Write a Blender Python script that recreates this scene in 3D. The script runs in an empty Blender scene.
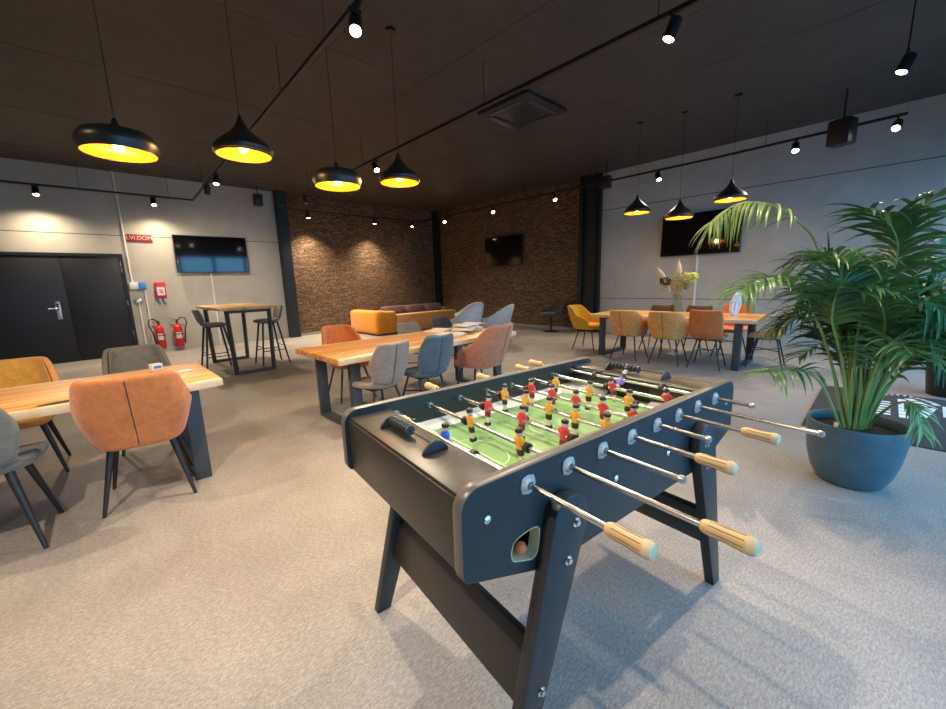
import bpy, bmesh, math, random
from mathutils import Vector, Matrix, Euler
R = math.radians
PI = math.pi
random.seed(7)
SC = bpy.context.scene
COL = SC.collection

# ------------------------------------------------------------------ materials
def new_mat(name):
    m = bpy.data.materials.new(name); m.use_nodes = True
    nt = m.node_tree
    return m, nt, nt.nodes['Principled BSDF']

def plain(name, col, rough=0.5, metal=0.0, spec=0.5, emit=None, estr=0.0, noise=0.0, nscale=30.0, bump=0.0):
    m, nt, b = new_mat(name)
    b.inputs['Base Color'].default_value = (*col, 1)
    b.inputs['Roughness'].default_value = rough
    b.inputs['Metallic'].default_value = metal
    b.inputs['Specular IOR Level'].default_value = spec
    if emit:
        b.inputs['Emission Color'].default_value = (*emit, 1)
        b.inputs['Emission Strength'].default_value = estr
    if noise > 0 or bump > 0:
        tc = nt.nodes.new('ShaderNodeTexCoord')
        n = nt.nodes.new('ShaderNodeTexNoise'); n.inputs['Scale'].default_value = nscale; n.inputs['Detail'].default_value = 6
        nt.links.new(tc.outputs['Object'], n.inputs['Vector'])
        if noise > 0:
            r = nt.nodes.new('ShaderNodeValToRGB')
            r.color_ramp.elements[0].position = 0.3; r.color_ramp.elements[1].position = 0.7
            r.color_ramp.elements[0].color = (*[c*(1-noise) for c in col], 1)
            r.color_ramp.elements[1].color = (*[min(1, c*(1+noise)) for c in col], 1)
            nt.links.new(n.outputs['Fac'], r.inputs['Fac']); nt.links.new(r.outputs['Color'], b.inputs['Base Color'])
        if bump > 0:
            bp = nt.nodes.new('ShaderNodeBump'); bp.inputs['Strength'].default_value = bump; bp.inputs['Distance'].default_value = 0.01
            nt.links.new(n.outputs['Fac'], bp.inputs['Height']); nt.links.new(bp.outputs['Normal'], b.inputs['Normal'])
    return m

def math_node(nt, op, a, b=None, c=None):
    n = nt.nodes.new('ShaderNodeMath'); n.operation = op
    for i, v in enumerate((a, b, c)):
        if v is None: continue
        if isinstance(v, (int, float)): n.inputs[i].default_value = v
        else: nt.links.new(v, n.inputs[i])
    return n.outputs[0]

def fabric(name, col, quilt=None, var=0.18):
    m, nt, b = new_mat(name)
    b.inputs['Roughness'].default_value = 0.9
    b.inputs['Specular IOR Level'].default_value = 0.2
    b.inputs['Sheen Weight'].default_value = 0.25
    tc = nt.nodes.new('ShaderNodeTexCoord')
    n = nt.nodes.new('ShaderNodeTexNoise'); n.inputs['Scale'].default_value = 22; n.inputs['Detail'].default_value = 8; n.inputs['Roughness'].default_value = 0.7
    nt.links.new(tc.outputs['Object'], n.inputs['Vector'])
    r = nt.nodes.new('ShaderNodeValToRGB')
    r.color_ramp.elements[0].position = 0.3; r.color_ramp.elements[1].position = 0.7
    r.color_ramp.elements[0].color = (*[c*(1-var) for c in col], 1)
    r.color_ramp.elements[1].color = (*[min(1, c*(1+var)) for c in col], 1)
    nt.links.new(n.outputs['Fac'], r.inputs['Fac']); nt.links.new(r.outputs['Color'], b.inputs['Base Color'])
    n2 = nt.nodes.new('ShaderNodeTexNoise'); n2.inputs['Scale'].default_value = 260
    nt.links.new(tc.outputs['Object'], n2.inputs['Vector'])
    h = math_node(nt, 'MULTIPLY', n2.outputs['Fac'], 0.12)
    if quilt:
        sp = nt.nodes.new('ShaderNodeSeparateXYZ'); nt.links.new(tc.outputs['Object'], sp.inputs[0])
        if quilt == 'diamond':
            u = math_node(nt, 'ADD', sp.outputs[0], sp.outputs[2]); v = math_node(nt, 'SUBTRACT', sp.outputs[0], sp.outputs[2])
            for w in (u, v):
                s = math_node(nt, 'ABSOLUTE', math_node(nt, 'SINE', math_node(nt, 'MULTIPLY', w, PI/0.10)))
                s = math_node(nt, 'POWER', s, 0.4)
                h = math_node(nt, 'ADD', h, s)
        else:
            s = math_node(nt, 'ABSOLUTE', math_node(nt, 'SINE', math_node(nt, 'MULTIPLY', sp.outputs[0], PI/0.055)))
            h = math_node(nt, 'ADD', h, math_node(nt, 'POWER', s, 0.4))
    bp = nt.nodes.new('ShaderNodeBump'); bp.inputs['Strength'].default_value = 0.6; bp.inputs['Distance'].default_value = 0.006
    nt.links.new(h, bp.inputs['Height']); nt.links.new(bp.outputs['Normal'], b.inputs['Normal'])
    return m

def wood(name, dark, mid, pale, edge=None, half=0.5, along='x'):
    """grain running along a local axis; optional pale sapwood near the long edges"""
    m, nt, b = new_mat(name)
    b.inputs['Roughness'].default_value = 0.42
    tc = nt.nodes.new('ShaderNodeTexCoord')
    mp = nt.nodes.new('ShaderNodeMapping')
    mp.inputs['Scale'].default_value = (0.55, 17, 17) if along == 'x' else (13, 0.7, 13)
    nt.links.new(tc.outputs['Object'], mp.inputs['Vector'])
    n = nt.nodes.new('ShaderNodeTexNoise'); n.inputs['Scale'].default_value = 1.0; n.inputs['Detail'].default_value = 7; n.inputs['Roughness'].default_value = 0.62
    n.inputs['Distortion'].default_value = 0.4
    nt.links.new(mp.outputs['Vector'], n.inputs['Vector'])
    r = nt.nodes.new('ShaderNodeValToRGB')
    e = r.color_ramp.elements
    e[0].position = 0.30; e[0].color = (*dark, 1); e[1].position = 0.72; e[1].color = (*pale, 1)
    k = e.new(0.5); k.color = (*mid, 1)
    nt.links.new(n.outputs['Fac'], r.inputs['Fac'])
    out = r.outputs['Color']
    if edge:
        sp = nt.nodes.new('ShaderNodeSeparateXYZ'); nt.links.new(tc.outputs['Object'], sp.inputs[0])
        n3 = nt.nodes.new('ShaderNodeTexNoise'); n3.inputs['Scale'].default_value = 2.2; n3.inputs['Detail'].default_value = 3
        nt.links.new(tc.outputs['Object'], n3.inputs['Vector'])
        a = math_node(nt, 'ABSOLUTE', sp.outputs[1 if along == 'x' else 0])
        a = math_node(nt, 'ADD', a, math_node(nt, 'MULTIPLY', math_node(nt, 'SUBTRACT', n3.outputs['Fac'], 0.5), 0.22))
        a = math_node(nt, 'SUBTRACT', a, half - 0.07)
        a = math_node(nt, 'MULTIPLY', a, 30); a.node.use_clamp = True
        mx = nt.nodes.new('ShaderNodeMix'); mx.data_type = 'RGBA'
        nt.links.new(a, mx.inputs[0]); nt.links.new(out, mx.inputs[6]); mx.inputs[7].default_value = (*edge, 1)
        # keep a little grain in the sapwood
        m2 = nt.nodes.new('ShaderNodeMix'); m2.data_type = 'RGBA'; m2.blend_type = 'MULTIPLY'; m2.inputs[0].default_value = 0.25
        nt.links.new(mx.outputs[2], m2.inputs[6]); nt.links.new(out, m2.inputs[7])
        out = m2.outputs[2]
    nt.links.new(out, b.inputs['Base Color'])
    bp = nt.nodes.new('ShaderNodeBump'); bp.inputs['Strength'].default_value = 0.15; bp.inputs['Distance'].default_value = 0.004
    nt.links.new(n.outputs['Fac'], bp.inputs['Height']); nt.links.new(bp.outputs['Normal'], b.inputs['Normal'])
    return m

def thin_glass(name, tint=(1, 1, 1), refl=0.12):
    m = bpy.data.materials.new(name); m.use_nodes = True
    nt = m.node_tree; nt.nodes.clear()
    o = nt.nodes.new('ShaderNodeOutputMaterial'); mx = nt.nodes.new('ShaderNodeMixShader')
    t = nt.nodes.new('ShaderNodeBsdfTransparent'); g = nt.nodes.new('ShaderNodeBsdfGlossy')
    t.inputs['Color'].default_value = (*tint, 1); g.inputs['Roughness'].default_value = 0.02
    lw = nt.nodes.new('ShaderNodeLayerWeight'); lw.inputs['Blend'].default_value = refl
    nt.links.new(lw.outputs['Fresnel'], mx.inputs['Fac'])
    nt.links.new(t.outputs[0], mx.inputs[1]); nt.links.new(g.outputs[0], mx.inputs[2]); nt.links.new(mx.outputs[0], o.inputs[0])
    return m

def floor_mat():
    m, nt, b = new_mat('speckled_grey_beige_vinyl')
    tc = nt.nodes.new('ShaderNodeTexCoord')
    def noise(s, d, rr=0.6, sc=(1, 1, 1), rot=0.0):
        mp = nt.nodes.new('ShaderNodeMapping'); mp.inputs['Scale'].default_value = sc; mp.inputs['Rotation'].default_value = (0, 0, rot)
        nt.links.new(tc.outputs['Object'], mp.inputs['Vector'])
        n = nt.nodes.new('ShaderNodeTexNoise'); n.inputs['Scale'].default_value = s; n.inputs['Detail'].default_value = d; n.inputs['Roughness'].default_value = rr
        nt.links.new(mp.outputs['Vector'], n.inputs['Vector']); return n.outputs['Fac']
    a = noise(46, 8, 0.85, (1, 2.6, 1), 0.5); c = noise(0.9, 4); d = noise(190, 3, 0.8, (1, 1.9, 1), 0.5)
    f = math_node(nt, 'ADD', math_node(nt, 'MULTIPLY', a, 0.52), math_node(nt, 'MULTIPLY', d, 0.30))
    f = math_node(nt, 'ADD', f, math_node(nt, 'MULTIPLY', c, 0.18))
    r = nt.nodes.new('ShaderNodeValToRGB'); e = r.color_ramp.elements
    e[0].position = 0.40; e[0].color = (0.165, 0.148, 0.138, 1)
    e[1].position = 0.60; e[1].color = (0.56, 0.525, 0.495, 1)
    k = e.new(0.5); k.color = (0.325, 0.298, 0.278, 1)
    nt.links.new(f, r.inputs['Fac']); nt.links.new(r.outputs['Color'], b.inputs['Base Color'])
    b.inputs['Roughness'].default_value = 0.55
    b.inputs['Specular IOR Level'].default_value = 0.35
    bp = nt.nodes.new('ShaderNodeBump'); bp.inputs['Strength'].default_value = 0.25; bp.inputs['Distance'].default_value = 0.004
    nt.links.new(f, bp.inputs['Height']); nt.links.new(bp.outputs['Normal'], b.inputs['Normal'])
    return m

def panel_wall(name, col, joints_z, axis, joints_h):
    """concrete wall panels with dark open joints at given heights and along-wall positions"""
    m, nt, b = new_mat(name)
    g = nt.nodes.new('ShaderNodeNewGeometry'); sp = nt.nodes.new('ShaderNodeSeparateXYZ')
    nt.links.new(g.outputs['Position'], sp.inputs[0])
    n = nt.nodes.new('ShaderNodeTexNoise'); n.inputs['Scale'].default_value = 1.6; n.inputs['Detail'].default_value = 9; n.inputs['Roughness'].default_value = 0.65
    nt.links.new(g.outputs['Position'], n.inputs['Vector'])
    r = nt.nodes.new('ShaderNodeValToRGB'); r.color_ramp.elements[0].position = 0.3; r.color_ramp.elements[1].position = 0.75
    r.color_ramp.elements[0].color = (*[c*0.88 for c in col], 1); r.color_ramp.elements[1].color = (*[c*1.1 for c in col], 1)
    nt.links.new(n.outputs['Fac'], r.inputs['Fac'])
    line = None
    for src, vals in ((sp.outputs[2], joints_z), (sp.outputs[axis], joints_h)):
        for v in vals:
            t = math_node(nt, 'LESS_THAN', math_node(nt, 'ABSOLUTE', math_node(nt, 'SUBTRACT', src, v)), 0.009)
            line = t if line is None else math_node(nt, 'MAXIMUM', line, t)
    mx = nt.nodes.new('ShaderNodeMix'); mx.data_type = 'RGBA'
    nt.links.new(line, mx.inputs[0]); nt.links.new(r.outputs['Color'], mx.inputs[6]); mx.inputs[7].default_value = (*[c*0.3 for c in col], 1)
    nt.links.new(mx.outputs[2], b.inputs['Base Color'])
    b.inputs['Roughness'].default_value = 0.8; b.inputs['Specular IOR Level'].default_value = 0.25
    bp = nt.nodes.new('ShaderNodeBump'); bp.inputs['Strength'].default_value = 0.2; bp.inputs['Distance'].default_value = 0.01
    nt.links.new(n.outputs['Fac'], bp.inputs['Height']); nt.links.new(bp.outputs['Normal'], b.inputs['Normal'])
    return m

def stone_wall(name, axis):
    """thin stacked brown stone strips"""
    m, nt, b = new_mat(name)
    g = nt.nodes.new('ShaderNodeNewGeometry'); sp = nt.nodes.new('ShaderNodeSeparateXYZ'); nt.links.new(g.outputs['Position'], sp.inputs[0])
    cb = nt.nodes.new('ShaderNodeCombineXYZ'); nt.links.new(sp.outputs[axis], cb.inputs[0]); nt.links.new(sp.outputs[2], cb.inputs[1])
    nz = nt.nodes.new('ShaderNodeTexNoise'); nz.inputs['Scale'].default_value = 7; nz.inputs['Detail'].default_value = 3
    nt.links.new(cb.outputs[0], nz.inputs['Vector'])
    ad = nt.nodes.new('ShaderNodeVectorMath'); ad.operation = 'MULTIPLY_ADD'
    nt.links.new(nz.outputs['Color'], ad.inputs[0]); ad.inputs[1].default_value = (0.05, 0.02, 0); nt.links.new(cb.outputs[0], ad.inputs[2])
    br = nt.nodes.new('ShaderNodeTexBrick')
    br.inputs['Scale'].default_value = 1; br.inputs['Brick Width'].default_value = 0.11; br.inputs['Row Height'].default_value = 0.034
    br.inputs['Mortar Size'].default_value = 0.006; br.inputs['Mortar Smooth'].default_value = 0.4; br.inputs['Bias'].default_value = 0.0
    br.inputs['Color1'].default_value = (0.36, 0.24, 0.135, 1); br.inputs['Color2'].default_value = (0.14, 0.095, 0.055, 1); br.inputs['Mortar'].default_value = (0.02, 0.012, 0.008, 1)
    br.offset = 0.37; br.squash = 1.6; br.squash_frequency = 3
    nt.links.new(ad.outputs[0], br.inputs['Vector'])
    n2 = nt.nodes.new('ShaderNodeTexNoise'); n2.inputs['Scale'].default_value = 20; n2.inputs['Detail'].default_value = 6; n2.inputs['Roughness'].default_value = 0.75
    nt.links.new(cb.outputs[0], n2.inputs['Vector'])
    r = nt.nodes.new('ShaderNodeValToRGB'); r.color_ramp.elements[0].position = 0.33; r.color_ramp.elements[1].position = 0.66
    r.color_ramp.elements[0].color = (0.25, 0.23, 0.22, 1); r.color_ramp.elements[1].color = (1.6, 1.45, 1.3, 1)
    nt.links.new(n2.outputs['Fac'], r.inputs['Fac'])
    mx = nt.nodes.new('ShaderNodeMix'); mx.data_type = 'RGBA'; mx.blend_type = 'MULTIPLY'; mx.inputs[0].default_value = 1
    nt.links.new(br.outputs['Color'], mx.inputs[6]); nt.links.new(r.outputs['Color'], mx.inputs[7])
    nt.links.new(mx.outputs[2], b.inputs['Base Color'])
    b.inputs['Roughness'].default_value = 0.85
    h = math_node(nt, 'ADD', math_node(nt, 'MULTIPLY', br.outputs['Fac'], -1.0), n2.outputs['Fac'])
    bp = nt.nodes.new('ShaderNodeBump'); bp.inputs['Strength'].default_value = 0.9; bp.inputs['Distance'].default_value = 0.03
    nt.links.new(h, bp.inputs['Height']); nt.links.new(bp.outputs['Normal'], b.inputs['Normal'])
    return m

M = {}
M['floor'] = floor_mat()
M['ceiling'] = plain('dark_ceiling_boards', (0.062, 0.054, 0.045), 0.62, noise=0.15, nscale=3)
M['wall_l'] = panel_wall('warm_grey_concrete_panels', (0.52, 0.495, 0.43), (2.575, ), 0, (-2.6, ))
M['wall_r'] = panel_wall('cool_grey_concrete_panels', (0.45, 0.465, 0.45), (3.0, 0.87), 1, (-4.0, ))
M['stone_l'] = stone_wall('stacked_stone_left', 0)
M['stone_r'] = stone_wall('stacked_stone_right', 1)
M['column'] = plain('black_painted_steel', (0.008, 0.009, 0.010), 0.45)
M['plaster'] = plain('grey_plaster', (0.36, 0.34, 0.31), 0.85)
M['skirt'] = plain('grey_skirting', (0.30, 0.29, 0.28), 0.6)
M['door'] = plain('anthracite_door', (0.010, 0.011, 0.014), 0.5)
M['chrome'] = plain('chrome', (0.78, 0.78, 0.80), 0.18, 1.0)
M['steel'] = plain('brushed_steel', (0.55, 0.56, 0.58), 0.35, 1.0)
M['black'] = plain('black_plastic', (0.012, 0.012, 0.013), 0.4)
M['blackmetal'] = plain('black_powder_coat', (0.022, 0.022, 0.024), 0.42)
M['frame'] = plain('anthracite_table_steel', (0.055, 0.062, 0.072), 0.45)
M['screen'] = plain('tv_glass', (0.004, 0.004, 0.005), 0.06, spec=0.6)
M['white'] = plain('white_plastic', (0.80, 0.79, 0.76), 0.5)
M['paper'] = plain('printed_paper', (0.82, 0.80, 0.76), 0.7, noise=0.12, nscale=35)
M['blue'] = plain('blue_panel', (0.06, 0.25, 0.75), 0.4)
M['red'] = plain('fire_red', (0.62, 0.02, 0.025), 0.35)
M['signred'] = plain('sign_red', (0.26, 0.03, 0.035), 0.5)
M['signpale'] = plain('sign_letters', (0.85, 0.45, 0.42), 0.5)
M['rubber'] = plain('black_rubber', (0.015, 0.015, 0.015), 0.7)
M['gold'] = plain('gold_leaf_lining', (0.95, 0.40, 0.035), 0.38, 0.65)
M['shade'] = plain('black_shade', (0.020, 0.017, 0.014), 0.36)
M['bulb'] = plain('bulb_glow', (1, 0.85, 0.5), 0.3, emit=(1.0, 0.68, 0.25), estr=14)
M['lens'] = plain('spot_lens_glow', (1, 1, 1), 0.2, emit=(1.0, 0.86, 0.66), estr=40)
M['tblue'] = plain('football_table_blue_black_laminate', (0.022, 0.025, 0.027), 0.40, noise=0.1, nscale=60, bump=0.03)
M['tblack'] = plain('football_table_black_laminate', (0.030, 0.028, 0.026), 0.38, noise=0.12, nscale=90, bump=0.04)
M['edge'] = plain('football_table_edge_band', (0.11, 0.10, 0.09), 0.35)
M['rodsteel'] = plain('polished_rod_steel', (0.72, 0.72, 0.74), 0.22, 1.0)
M['grip'] = wood('light_wood_grip', (0.50, 0.30, 0.12), (0.72, 0.50, 0.25), (0.82, 0.62, 0.36), along='y')
M['gripend'] = plain('pale_grip_cap', (0.66, 0.52, 0.32), 0.5)
M['groove'] = plain('dark_grip_groove', (0.14, 0.07, 0.03), 0.6)
M['flange'] = plain('clear_grey_bearing_flange', (0.46, 0.44, 0.41), 0.5)
M['pitchwhite'] = plain('white_pitch_border', (0.78, 0.80, 0.74), 0.45)
M['bumper'] = plain('bumper_rubber', (0.02, 0.02, 0.02), 0.5)
M['bead'] = plain('charcoal_score_bead', (0.07, 0.07, 0.07), 0.3)
M['skin'] = plain('figure_skin', (0.75, 0.50, 0.36), 0.45)
M['hair'] = plain('figure_hair', (0.03, 0.025, 0.02), 0.4)
M['jyellow'] = plain('yellow_jersey', (0.85, 0.42, 0.04), 0.4)
M['jred'] = plain('red_jersey', (0.72, 0.05, 0.06), 0.4)
M['jblue'] = plain('blue_jersey', (0.03, 0.14, 0.75), 0.4)
M['jpurple'] = plain('violet_jersey', (0.20, 0.14, 0.62), 0.4)
M['shortsdark'] = plain('dark_shorts', (0.03, 0.025, 0.03), 0.45)
M['shortsred'] = plain('maroon_shorts', (0.22, 0.02, 0.025), 0.45)
M['socky'] = plain('cream_socks', (0.80, 0.70, 0.50), 0.5)
M['ball'] = plain('orange_cork_ball', (0.85, 0.17, 0.05), 0.5)
M['rawwood'] = plain('raw_board_edge', (0.86, 0.66, 0.38), 0.6)
M['hole'] = plain('black_interior', (0.008, 0.008, 0.008), 0.8)
M['pot'] = plain('blue_grey_glazed_pot', (0.062, 0.115, 0.145), 0.42, noise=0.12, nscale=14, bump=0.05)
M['soil'] = plain('potting_soil', (0.035, 0.024, 0.016), 0.95, noise=0.4, nscale=40, bump=0.5)
M['mat'] = plain('charcoal_entrance_mat', (0.045, 0.048, 0.052), 0.95, noise=0.25, nscale=120, bump=0.3)
M['matprint'] = plain('white_mat_print', (0.85, 0.85, 0.82), 0.9)
M['tan'] = plain('tan_leather', (0.62, 0.30, 0.10), 0.45, noise=0.1, nscale=8)
M['leather'] = plain('brown_leather', (0.20, 0.115, 0.11), 0.42, noise=0.15, nscale=9, bump=0.1)
M['stalk'] = plain('green_stalk', (0.26, 0.36, 0.10), 0.5)
M['driedstem'] = plain('dried_stem', (0.42, 0.36, 0.16), 0.8)
M['pampas'] = plain('pampas_plume', (0.72, 0.58, 0.42), 0.9, noise=0.2, nscale=50)
M['dryleaf'] = plain('dried_foliage', (0.34, 0.33, 0.12), 0.85, noise=0.3, nscale=25)
M['drydark'] = plain('dark_dried_head', (0.07, 0.05, 0.03), 0.9)
M['hydrangea'] = plain('lime_flower_head', (0.62, 0.72, 0.18), 0.8, noise=0.25, nscale=40)
M['glass'] = thin_glass('window_glass', (0.93, 0.97, 0.96), 0.10)
M['vaseglass'] = thin_glass('vase_glass', (0.93, 0.96, 0.93), 0.06)
M['porcelain'] = plain('white_porcelain', (0.85, 0.84, 0.80), 0.35)
M['paving'] = plain('outdoor_paving', (0.40, 0.42, 0.44), 0.9, noise=0.15, nscale=2)
# table tops
W_D, W_M, W_P, W_E = (0.36, 0.125, 0.03), (0.70, 0.37, 0.115), (0.90, 0.64, 0.29), (0.90, 0.74, 0.48)
M['wood1'] = wood('oiled_oak_live_edge', W_D, W_M, W_P, W_E, 0.5)
M['woodb'] = wood('oiled_oak_bar_top', (0.52, 0.26, 0.08), (0.70, 0.42, 0.16), (0.82, 0.58, 0.28), (0.84, 0.68, 0.42), 0.45, along='y')
M['woodc'] = wood('oiled_oak_far_table', W_D, W_M, W_P, W_E, 0.55, along='y')
# upholstery
F = {}
F['rust'] = fabric('rust_orange_fabric', (0.62, 0.205, 0.065))
F['rustq'] = fabric('rust_orange_channel_fabric', (0.64, 0.20, 0.06), 'channel')
F['mustard'] = fabric('mustard_fabric', (0.76, 0.37, 0.115))
F['mustardq'] = fabric('mustard_diamond_fabric', (0.66, 0.36, 0.07), 'diamond')
F['yellow'] = fabric('bright_yellow_fabric', (0.78, 0.42, 0.03))
F['greyg'] = fabric('green_grey_fabric', (0.20, 0.195, 0.165))
F['greyq'] = fabric('green_grey_diamond_fabric', (0.21, 0.20, 0.165), 'diamond')
F['taupe'] = fabric('taupe_fabric', (0.30, 0.25, 0.205))
F['bluep'] = fabric('petrol_blue_fabric', (0.085, 0.135, 0.165))
F['salmon'] = fabric('salmon_fabric', (0.52, 0.215, 0.125))
F['dark'] = fabric('charcoal_fabric', (0.06, 0.055, 0.055))
F['brown'] = fabric('dark_brown_fabric', (0.11, 0.06, 0.035))
F['lgrey'] = fabric('pale_grey_felt', (0.60, 0.62, 0.60))
F['caramel'] = fabric('caramel_seat_fabric', (0.50, 0.28, 0.10))
F['velvet'] = fabric('orange_velvet', (0.74, 0.27, 0.02), var=0.35)

# ------------------------------------------------------------------ mesh builder
class MB:
    def __init__(s): s.bm = bmesh.new(); s.mi = 0
    def _take(s, tmp, mat=None):
        if mat is not None: bmesh.ops.transform(tmp, matrix=mat, verts=tmp.verts)
        for f in tmp.faces: f.material_index = s.mi
        me = bpy.data.meshes.new('tmp'); tmp.to_mesh(me); tmp.free()
        s.bm.from_mesh(me); bpy.data.meshes.remove(me)
        return s
    def box(s, c, size, rot=None, bev=0.0, seg=2):
        t = bmesh.new(); bmesh.ops.create_cube(t, size=1)
        bmesh.ops.scale(t, vec=size, verts=t.verts)
        if bev > 0:
            bmesh.ops.bevel(t, geom=t.edges[:], offset=min(bev, min(size)*0.49), segments=seg, affect='EDGES', profile=0.5)
        m = Matrix.Translation(c)
        if rot is not None: m = m @ (rot if isinstance(rot, Matrix) else Euler(rot).to_matrix().to_4x4())
        return s._take(t, m)
    def tube(s, pts, r, seg=10, caps=True):
        pts = [Vector(p) for p in pts]; n = len(pts)
        rs = r if isinstance(r, (list, tuple)) else [r]*n
        t = bmesh.new(); rings = []
        up = None
        for i, p in enumerate(pts):
            d = (pts[min(i+1, n-1)] - pts[max(i-1, 0)]).normalized()
            if up is None:
                up = Vector((0, 0, 1)) if abs(d.z) < 0.9 else Vector((1, 0, 0))
            x = d.cross(up)
            if x.length < 1e-6: x = d.orthogonal()
            x.normalize(); y = x.cross(d).normalized(); up = y
            rings.append([t.verts.new(p + rs[i]*(math.cos(2*PI*k/seg)*x + math.sin(2*PI*k/seg)*y)) for k in range(seg)])
        for a, b in zip(rings, rings[1:]):
            for k in range(seg): t.faces.new((a[k], a[(k+1) % seg], b[(k+1) % seg], b[k]))
        if caps: t.faces.new(rings[0][::-1]); t.faces.new(rings[-1])
        bmesh.ops.recalc_face_normals(t, faces=t.faces)
        return s._take(t)
    def lathe(s, prof, seg=28, c=(0, 0, 0), rot=None, close=False):
        t = bmesh.new(); rings = []
        for r, z in prof:
            if r < 1e-6: rings.append([t.verts.new((0, 0, z))])
            else: rings.append([t.verts.new((r*math.cos(2*PI*k/seg), r*math.sin(2*PI*k/seg), z)) for k in range(seg)])
        pr = list(zip(rings, rings[1:]))
        if close: pr.append((rings[-1], rings[0]))
        for a, b in pr:
            for k in range(seg):
                k2 = (k+1) % seg
                if len(a) == 1 and len(b) == 1: continue
                if len(a) == 1: t.faces.new((a[0], b[k], b[k2]))
                elif len(b) == 1: t.faces.new((a[k2], a[k], b[0]))
                else: t.faces.new((a[k], b[k], b[k2], a[k2]))
        bmesh.ops.recalc_face_normals(t, faces=t.faces)
        m = Matrix.Translation(c)
        if rot is not None: m = m @ (rot if isinstance(rot, Matrix) else Euler(rot).to_matrix().to_4x4())
        return s._take(t, m)
    def ball(s, c, r, scale=(1, 1, 1), seg=14):
        t = bmesh.new(); bmesh.ops.create_uvsphere(t, u_segments=seg, v_segments=max(6, seg//2), radius=r)
        return s._take(t, Matrix.Translation(c) @ Matrix.Diagonal((*scale, 1)))
    def prism(s, outline, thick, mat, hole=None, bev=0.0):
        """outline in local (a,b) extruded along +c by thick; mat maps (a,b,c) to the object's frame"""
        t = bmesh.new()
        if hole is None:
            vs = [t.verts.new((a, b, 0)) for a, b in outline]; t.faces.new(vs)
        else:
            vo = [t.verts.new((a, b, 0)) for a, b in outline]; vh = [t.verts.new((a, b, 0)) for a, b in hole]
            es = [t.edges.new((v[i], v[(i+1) % len(v)])) for v in (vo, vh) for i in range(len(v))]
            bmesh.ops.triangle_fill(t, use_beauty=True, use_dissolve=False, edges=es)
        r = bmesh.ops.extrude_face_region(t, geom=t.faces[:])
        nv = [g for g in r['geom'] if isinstance(g, bmesh.types.BMVert)]
        bmesh.ops.translate(t, vec=(0, 0, thick), verts=nv)
        bmesh.ops.recalc_face_normals(t, faces=t.faces)
        if bev > 0:
            ed = [e for e in t.edges if len(e.link_faces) == 2 and e.calc_face_angle(0) > 0.9 and abs(e.verts[0].co.z-e.verts[1].co.z) < 1e-6]
            bmesh.ops.bevel(t, geom=ed, offset=bev, segments=2, affect='EDGES', profile=0.5)
        return s._take(t, mat)
    def grid(s, rows, closed=False):
        t = bmesh.new(); vs = [[t.verts.new(p) for p in r] for r in rows]
        for a, b in zip(vs, vs[1:]):
            n = len(a)
            for k in range(n if closed else n-1): t.faces.new((a[k], a[(k+1) % n], b[(k+1) % n], b[k]))
        return s._take(t)
    def mesh(s, name, mats, smooth=True, angle=40):
        me = bpy.data.meshes.new(name)
        s.bm.to_mesh(me); s.bm.free()
        for m in (mats if isinstance(mats, (list, tuple)) else [mats]): me.materials.append(m)
        if smooth:
            me.polygons.foreach_set('use_smooth', [True]*len(me.polygons))
            me.set_sharp_from_angle(angle=R(angle))
        me.update()
        return me

def link(name, data, parent=None, loc=(0, 0, 0), rot=(0, 0, 0)):
    o = bpy.data.objects.new(name, data); COL.objects.link(o)
    o.location = loc; o.rotation_euler = rot
    if parent is not None: o.parent = parent
    return o
def obj(name, mb, mats, parent=None, loc=(0, 0, 0), rot=(0, 0, 0), smooth=True, angle=40):
    return link(name, mb.mesh(name, mats, smooth, angle) if isinstance(mb, MB) else mb, parent, loc, rot)
def tag(o, label=None, cat=None, group=None, kind=None):
    if label: o['label'] = label
    if cat: o['category'] = cat
    if group: o['group'] = group
    if kind: o['kind'] = kind
    return o
def thing(name, label, cat, loc=(0, 0, 0), rz=0.0, group=None):
    o = link(name, None, None, loc, (0, 0, rz)); o.empty_display_size = 0.05
    return tag(o, label, cat, group)
def struct(name, mb, mats, parent=None, smooth=False):
    o = obj(name, mb, mats, parent, smooth=smooth)
    if parent is None: o['kind'] = 'structure'
    return o
def copy_tree(o, parent=None):
    c = o.copy(); COL.objects.link(c)
    if parent is not None: c.parent = parent
    for ch in list(o.children): copy_tree(ch, c)
    return c
def dup(root, label, loc, rz, group=None):
    c = copy_tree(root); c.location = loc; c.rotation_euler = (0, 0, rz); c['label'] = label
    if group: c['group'] = group
    return c

# ------------------------------------------------------------------ camera
cam = bpy.data.cameras.new('camera'); cam.sensor_width = 36; cam.sensor_fit = 'HORIZONTAL'
cam.lens = 393.2289*36/946; cam.clip_start = 0.02; cam.clip_end = 200
co = bpy.data.objects.new('camera', cam); COL.objects.link(co)
yaw, pitch, roll = 8.05971140e-01, 1.82945632e-01, 3.02434410e-02
fw = Vector((math.cos(yaw)*math.cos(pitch), math.sin(yaw)*math.cos(pitch), -math.sin(pitch)))
rt = Vector((math.sin(yaw), -math.cos(yaw), 0)); dn = fw.cross(rt)
rt2 = math.cos(roll)*rt + math.sin(roll)*dn; dn2 = -math.sin(roll)*rt + math.cos(roll)*dn
mw = Matrix((( rt2.x, -dn2.x, -fw.x, 0), (rt2.y, -dn2.y, -fw.y, 0), (rt2.z, -dn2.z, -fw.z, 1.38), (0, 0, 0, 1)))
co.matrix_world = mw
SC.camera = co

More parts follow.
